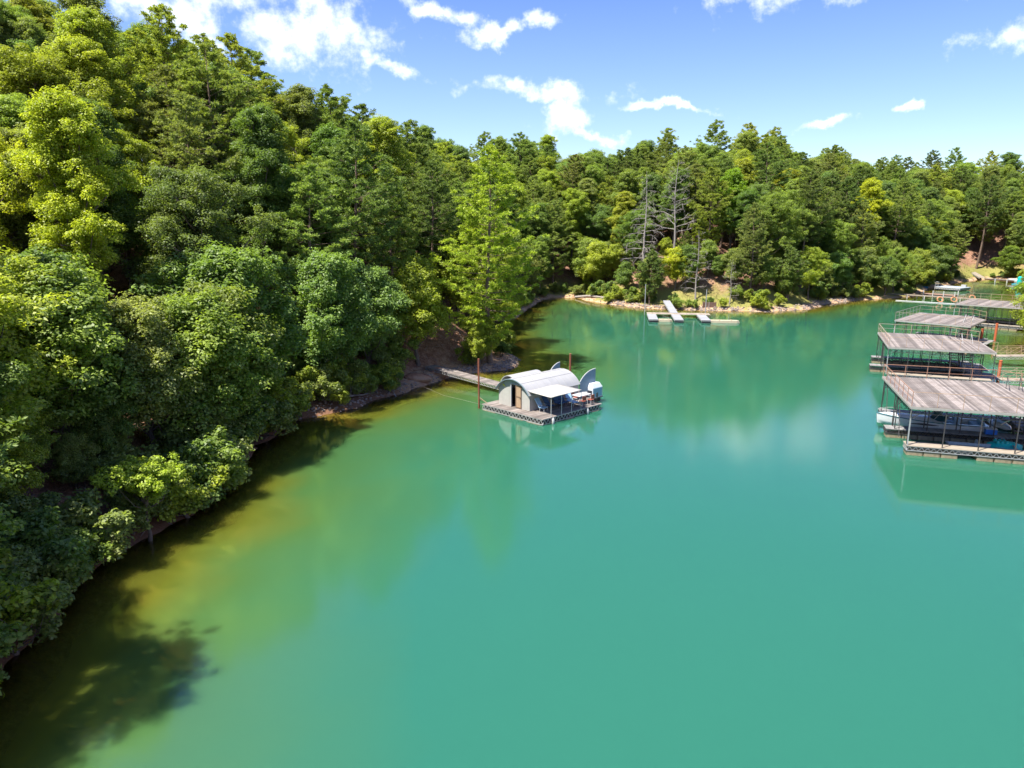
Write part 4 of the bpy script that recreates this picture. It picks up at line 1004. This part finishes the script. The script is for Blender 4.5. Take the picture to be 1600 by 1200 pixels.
# awning
AW = [(4.25, 1.0, 2.16), (6.95, .85, 2.08), (6.9, 4.55, 2.08), (4.25, 4.75, 2.12)]
n_ = 8; av = []
for i in range(n_ + 1):
    rowp = []
    for j in range(n_ + 1):
        u, v = i / n_, j / n_; p = Vector(AW[0]).lerp(Vector(AW[1]), u).lerp(Vector(AW[3]).lerp(Vector(AW[2]), u), v); p.z -= .10 * math.sin(math.pi * u) * math.sin(math.pi * v) + .02 * math.sin(7 * v + 3 * u); rowp.append(p)
    av.append(rowp)
ab = MB()
for dz in (0,): ab.loft([[tuple(p) for p in r_] for r_ in av], False, False)
ao = ab.build('awning', CANVAS, fc, True); sm = ao.modifiers.new('thick', 'SOLIDIFY'); sm.thickness = .012
po_ = MB().tube([(0, 0, .5), (0, 0, 2.08)], .024, 8).build('awning_post', WHITE, fc, True); po_.location = (6.88, .95, 0)
for yy_ in (2.15, 3.35, 4.5): inst(po_, 'awning_post', fc, (6.88, yy_, 0))
MB().bar((6.88, .9, 2.08), (6.88, 4.55, 2.08), .04).bar((4.5, .95, 2.12), (6.88, .95, 2.06), .03).build('awning_rail', STEELG, fc)
for yy_, lb in ((1.02, 'white bottle shaped fender hanging at the front corner of the cabin float'), (5.15, 'white bottle shaped fender hanging half way along the cabin float')):
    f_ = empty('fender', LF(7.05, yy_, 0), FA, lb, 'fender', 'white fenders on the cabin float')
    MB().tube([(0, 0, -.1), (0, 0, -.02), (0, 0, .36), (0, 0, .46), (0, 0, .52)], [.05, .11, .11, .05, .03], 12).build('body', WHITE, f_, True); MB().bar((0, 0, .5), (-.1, 0, .62), .02).build('rope', DARKV, f_)
# lounge chairs under the awning
def lounge(a, b_, rz, m, label, frame=WHITE, long=False):
    r_ = empty('lounge_chair', LF(a, b_, .51), FA + rz, label, 'lounge chair', 'lounge chairs under the cabin awning')
    sl = .95 if long else .5
    MB().box((sl / 2, 0, .34), (sl, .56, .05)).build('seat', m, r_, bevel=.015)
    MB().bar((0, 0, .35), (-.42, 0, 1.02), .56, .05).build('backrest', m, r_)
    lg = MB().bar((0, 0, 0), (0, 0, .34), .03).build('leg', frame, r_); lg.location = (.05, .25, 0)
    for lx_, ly_ in ((.05, -.25), (sl - .05, .25), (sl - .05, -.25)): inst(lg, 'leg', r_, (lx_, ly_, 0))
    MB().bar((-.1, .29, .55), (sl * .7, .29, .55), .04, .03).bar((-.1, -.29, .55), (sl * .7, -.29, .55), .04, .03).build('armrest', frame, r_)
lounge(5.05, 1.75, .2, BLUEL, 'pale blue lounge chair in the sun at the front end of the awning row')
lounge(4.98, 2.65, .1, NAVY, 'navy lounge chair next to the pale blue one in front of the cabin wall', STEELD)
lounge(4.98, 3.75, -.05, NAVY, 'navy lounge chair in the middle of the row under the awning', STEELD)
lounge(4.98, 4.35, -.1, NAVY, 'navy lounge chair beside the reclined blue lounger', STEELD)
lounge(5.2, 5.05, -.25, BLUEL, 'pale blue reclined lounger near the white table', long=True)
tb_ = empty('patio_table', LF(5.65, 6.0, .51), FA, 'white topped patio table at the back corner of the cabin float', 'table')
MB().box((0, 0, .74), (.9, 1.5, .05)).build('tabletop', WHITE, tb_, bevel=.01)
lg = MB().bar((0, 0, 0), (0, 0, .72), .045).build('leg', WHITE, tb_); lg.location = (.38, .65, 0)
for a_, b_ in ((-.38, .65), (.38, -.65), (-.38, -.65)): inst(lg, 'leg', tb_, (a_, b_, 0))
CHL = [(6.35, 5.35, 3.0, REDB, 'red brown chair at the near outer side of the white patio table'), (6.45, 6.25, 3.14, REDB, 'red brown chair on the outer side of the patio table'),
       (5.05, 5.85, .1, REDB, 'red brown chair on the cabin side of the patio table'), (6.3, 6.95, 3.5, DARKV, 'dark chair at the back corner by the patio table'), (5.6, 6.98, -1.5, DARKV, 'dark chair at the far end of the patio table')]
for a_, b_, rz, m_, lb in CHL:
    r_ = empty('patio_chair', LF(a_, b_, .51), FA + rz, lb, 'chair', 'chairs round the patio table')
    MB().box((0, 0, .42), (.42, .42, .04)).build('seat', m_, r_); MB().box((-.2, 0, .68), (.04, .42, .36)).build('backrest', m_, r_)
    l_ = MB().bar((0, 0, 0), (0, 0, .42), .03).build('leg', WHITE if m_ is REDB else STEELD, r_); l_.location = (.18, .18, 0)
    for q, w2 in ((-.18, .18), (.18, -.18), (-.18, -.18)): inst(l_, 'leg', r_, (q, w2, 0))
# mooring poles, gangway to the shore
p1 = pile(-2.75, 57.35, .075, 4.15, RUSTP, 'rusty mooring pole at the left corner of the cabin float', name='mooring_pole')
MB().bar((0, 0, .95), (.7, -.45, .55), .04).bar((0, 0, .9), (.2, .5, .55), .04).build('brace', RUSTG, p1)
pile(*LF(1.2, 9.7).xy, .09, 3.6, RUSTP, 'rusty mooring pole standing behind the barrel roof of the cabin')
gangway(LF(.3, 5.6).xy, (-8.3, 70.4), .55, 1.05, 1.35, 'narrow weathered plank gangway from the bank to the floating cabin', PLANK, False, STEELG, name='gangway')
rp = MB().tube([LF(-.05, .1, .4), (-6, 60.5, .35), (-9.6, 65.2, .6)], .007, 5); tag(rp.build('mooring_rope', DEADW), 'thin mooring line slung from the cabin float to the bank', 'rope')
# wild vine at the pole foot
# ------------------------------------------------------------------ white floating dock by the far bank
fd = empty('white_floating_dock', (22, 110.2, 0), R(-8), 'grey white E shaped floating dock in front of the far bank', 'floating dock')
def fbox(mb, x0, x1, y0, y1, z0, z1): return mb.box(((x0 + x1) / 2, (y0 + y1) / 2, (z0 + z1) / 2), (x1 - x0, y1 - y0, z1 - z0))
planks(MB(), -.6, 9.6, 6.9, 9.3, .5, .05, 'y', .2).build('walkway_deck', PLANKL, fd, kind='stuff')
for i, (x0, x1) in enumerate(((-.6, .8), (3.3, 4.7), (7.4, 8.8))):
    planks(MB(), x0, x1, .2, 6.88, .5, .05, 'x', .2).build('finger_deck', mat('pale_grey_plank', (.33, .335, .35), .8, island=True, var=.15, noise_amt=.15), fd, kind='stuff')
    q = MB(); fbox(q, x0 + .05, x1 - .05, .25, 1.3, -.15, .36); fbox(q, x0 + .05, x1 - .05, 3.3, 4.5, -.15, .36); fbox(q, x0 + .05, x1 - .05, 6.3, 7.5, -.15, .36); q.build('float', STEELD, fd)
    q = MB(); truss(q, (x0, .2), (x1, .2), .3, .46, .3, .03); truss(q, (x0, .2), (x0, 7.9), .3, .46, .5, .03); truss(q, (x1, .2), (x1, 7.9), .3, .46, .5, .03); q.build('frame', STEELG, fd)
for x0, x1, lb in ((.95, 3.2, 'cream boat lift tank lying between the fingers of the white dock'), (8.9, 13.4, 'long cream float tank with pointed end right of the white dock')):
    ct = empty('lift_tank', fd.matrix_basis @ Vector((x0, 1.0, 0)), R(-8), lb, 'float tank'); L_ = x1 - x0
    MB().loft([[(0, 0, -.1), (0, 1.1, -.1), (0, 1.05, .38), (0, .05, .38)], [(L_ - .5, 0, -.1), (L_ - .5, 1.1, -.1), (L_ - .5, 1.05, .38), (L_ - .5, .05, .38)], [(L_, .3, -.1), (L_, .8, -.1), (L_ - .2, .75, .36), (L_ - .2, .35, .36)]]).build('tank', TAN, ct, bevel=.04)
    MB().box((L_ * .3, .55, .42), (.12, .9, .06)).box((L_ * .7, .55, .42), (.12, .9, .06)).build('strap', FLOATM, ct)
gangway(fd.matrix_basis.to_3x3() @ Vector((3.9, 8.6, 0)) + Vector((22, 110.2, 0)) and ((22 + 3.9 * .99 + 8.6 * .139), (110.2 - 3.9 * .139 + 8.6 * .99)), (28.0, 128.8), .56, 1.5, 1.25, 'steep pale gangway rising from the white floating dock to the far bank', mat('pale_grey_plank'), False, STEELG)
pile(22.4, 119.6, .07, 5.1, STEELG, 'thin pale mooring pole at the left end of the white floating dock')
pile(32.4, 118.6, .07, 4.3, STEELG, 'thin pale mooring pole at the right end of the white floating dock')
pl = pile(34.6, 124.6, .06, 1.6, DEADW, 'short wooden stake in the shallows right of the white floating dock')
# old rusty bench-like bulkhead on far bank
ob = empty('retaining_wall', (34.2, 127.0, gz(34.2, 127.0)), R(-5), 'low brown timber retaining wall on the far bank', 'retaining wall')
for k in range(3): MB().box((1.1, 0, .25 + k * .3), (2.4, .16, .27)).build('timber', mat('old_timber', (.20, .12, .09), .9, noise_amt=.4), ob)
MB().box((0, -.1, .5), (.16, .12, 1.3)).box((2.2, -.1, .5), (.16, .12, 1.3)).build('stake', mat('old_timber'), ob)

# ------------------------------------------------------------------ inlet: footbridge, brown dock, swim platform, far right docks
fbp = empty('footbridge', (77.8, 152.2, 0), math.atan2(138.0 - 152.2, 92.5 - 77.8), 'long narrow plank footbridge on low white posts at the inlet mouth', 'footbridge')
Lb = math.hypot(138 - 152.2, 92.5 - 77.8)
planks(MB(), 0, Lb, -.4, .4, .75, .05, 'y', .2).build('decking', PLANKL, fbp, kind='stuff')
q = MB(); q.bar((0, -.4, .64), (Lb, -.4, .64), .06, .16).bar((0, .4, .64), (Lb, .4, .64), .06, .16).build('beam', PLANKL, fbp)
pz = MB().box((0, 0, -.3), (.16, .16, 1.9)).build('post', WHITE, fbp); pz.location = (6.2, -.42, 0)
for k in range(1, 9): inst(pz, 'post', fbp, (6.2 + k * 1.6, -.42 if k % 2 == 0 else .42, 0))
lw = MB().tube([(77.0, 142.6, .05), (86, 135.2, .05)], .09, 8); tag(lw.build('floating_boom', WHITE), 'thin pale boom floating in front of the footbridge', 'float line')
bd = empty('brown_dock', (87.6, 152.0, 0), R(-44), 'small low brown wooden dock with white corner posts behind the footbridge', 'dock')
planks(MB(), 0, 6.0, 0, 2.6, .5, .06, 'x', .2).build('decking', mat('brown_plank', (.30, .19, .14), .85, island=True, var=.25), bd, kind='stuff')
q = MB(); q.box((3, 1.3, .3), (5.9, 2.5, .28)).build('underframe', STEELD, bd)
pz = MB().box((0, 0, .3), (.16, .16, 2.0)).build('post', WHITE, bd); pz.location = (.2, -.1, 0)
for px_, py_ in ((2.0, -.1), (4.0, -.1), (6.05, -.1), (6.05, 2.6)): inst(pz, 'post', bd, (px_, py_, 0))
sp = empty('swim_platform', (98.9, 167.0, 0), R(-55), 'pale blue square swim platform with a chrome ladder in the inlet', 'swim platform')
planks(MB(), 0, 5.5, 0, 5.5, .72, .06, 'y', .5, .02).build('deck', PALEB, sp, kind='stuff')
q = MB(); truss(q, (0, 0), (5.5, 0), .32, .64, .55, .07); truss(q, (5.5, 0), (5.5, 5.5), .32, .64, .55, .07); truss(q, (0, 0), (0, 5.5), .32, .64, .55, .07); q.build('frame', WHITE, sp)
q = MB(); q.box((2.75, 2.75, .34), (5.2, 5.2, .5)); q.build('float', mat('pontoon_blue', (.06, .12, .2), .5), sp)
q = MB()
for y_ in (.5, 1.0): q.tube([(-.15, y_, -.3), (-.15, y_, 1.7), (0, y_, 1.85), (.35, y_, 1.8), (.4, y_, .7)], .035, 6)
for z_ in (.2, .6, 1.0): q.bar((-.15, .5, z_), (-.15, 1.0, z_), .05)
q.build('ladder', STEELG, sp)
wb = empty('dock_box', sp.matrix_basis @ Vector((4.4, 4.5, .73)), R(-55), 'small white box standing on the pale blue swim platform', 'box'); MB().box((0, 0, .22), (1.0, .6, .4)).build('body', WHITE, wb, bevel=.03); MB().box((0, 0, .46), (1.05, .65, .07)).build('lid', WHITE, wb)
tc_ = empty('teal_tarp_dock', (88, 172.0, 0), R(-12), 'dark teal covered float in the shade left of the swim platform', 'float'); MB().box((5.5, 0, .3), (11, 1.6, .35)).build('deck', mat('deep_teal', (.02, .16, .22), .6), tc_, bevel=.03); MB().box((5.5, 0, .03), (10.6, 1.4, .25)).build('float', STEELD, tc_)
for (x, y, lb) in ((83.4, 138.5, 'orange ring float nearest the footbridge end'), (86.1, 138.5, 'middle orange ring float behind the farthest boat dock'), (91.9, 142.0, 'right hand orange ring float behind the farthest boat dock roof')):
    tbx = MB(); tbx.tube([(.55 * math.cos(a), .2 * math.sin(a) , .75 + .45 * math.sin(a)) for a in np.linspace(0, 2 * math.pi, 21)], .13, 8, False)
    o_ = tbx.build('ring_float', mat('faded_orange', (.55, .25, .12), .7, noise_amt=.3), None, True); o_.location = (x, y, -.1); tag(o_, lb, 'ring float', 'orange ring floats')
fr1 = empty('shore_dock', (128, 193.0, 0), R(-64), 'brown wooden dock running along the far right inlet shore', 'dock')
planks(MB(), 0, 20, -1.1, 1.1, .7, .06, 'y', .25).build('decking', PLANK, fr1, kind='stuff')
q = MB(); q.box((10, 0, .5), (19.8, 2.0, .2)); q.build('beam', mat('brown_beam', (.28, .13, .09), .85), fr1)
pz = MB().box((0, 0, -.3), (.25, .25, 2.4)).build('post', WHITE, fr1); pz.location = (3, -1.15, 0)
for k in range(1, 6): inst(pz, 'post', fr1, (3 + k * 3, -1.15, 0))
gangway((131.5, 205.5), (127.6, 194.0), 1.9, .8, 1.5, 'pale ramp leading from the inlet head down to the brown shore dock', PLANKL, False)
sl = empty('water_slide', (125.0, 176.0, 0), R(-60), 'turquoise water slide tower at the far right shore dock', 'water slide')
q = MB(); q.tube([(0, 0, .7), (0, 0, 2.2)], [.6, .55], 14); q.tube([(0, 0, 2.2), (0, 0, 2.5)], [.55, .1], 14); q.build('tower', TEAL, sl, True)
q = MB(); q.tube([(.5, 0, 2.0), (2.0, .2, 1.7), (3.6, .5, 1.1), (5.2, .8, .6)], .35, 10); q.build('chute', TEAL, sl, True)
MB().box((2.2, .3, .45), (7, 2.4, .4)).build('platform', mat('blue_float', (.05, .3, .42), .6), sl)
for (x, y, lb) in ((130.5, 188.5, 'white covered runabout moored at the far right shore dock, left of the two'), (128.2, 182.5, 'white covered runabout moored nearest the turquoise slide')):
    r_ = empty('runabout', (x, y, 0), R(-64), lb, 'boat', 'runabouts at the far right dock'); rg2 = hull_rings(5.2, 1.9, .7)
    MB().loft(rg2, False, True).build('hull', GELW, r_, True); cv = MB().loft([[(p[0][0], -abs(p[0][1]) * .95, p[0][2] + .02), (p[0][0], 0, p[0][2] + .3 * min(1, i / 4)), (p[0][0], abs(p[0][1]) * .95, p[0][2] + .02)] for i, p in enumerate(rg2)], False, False); cv.build('cover', mat('grey_cover', (.45, .5, .55), .8), r_, True)
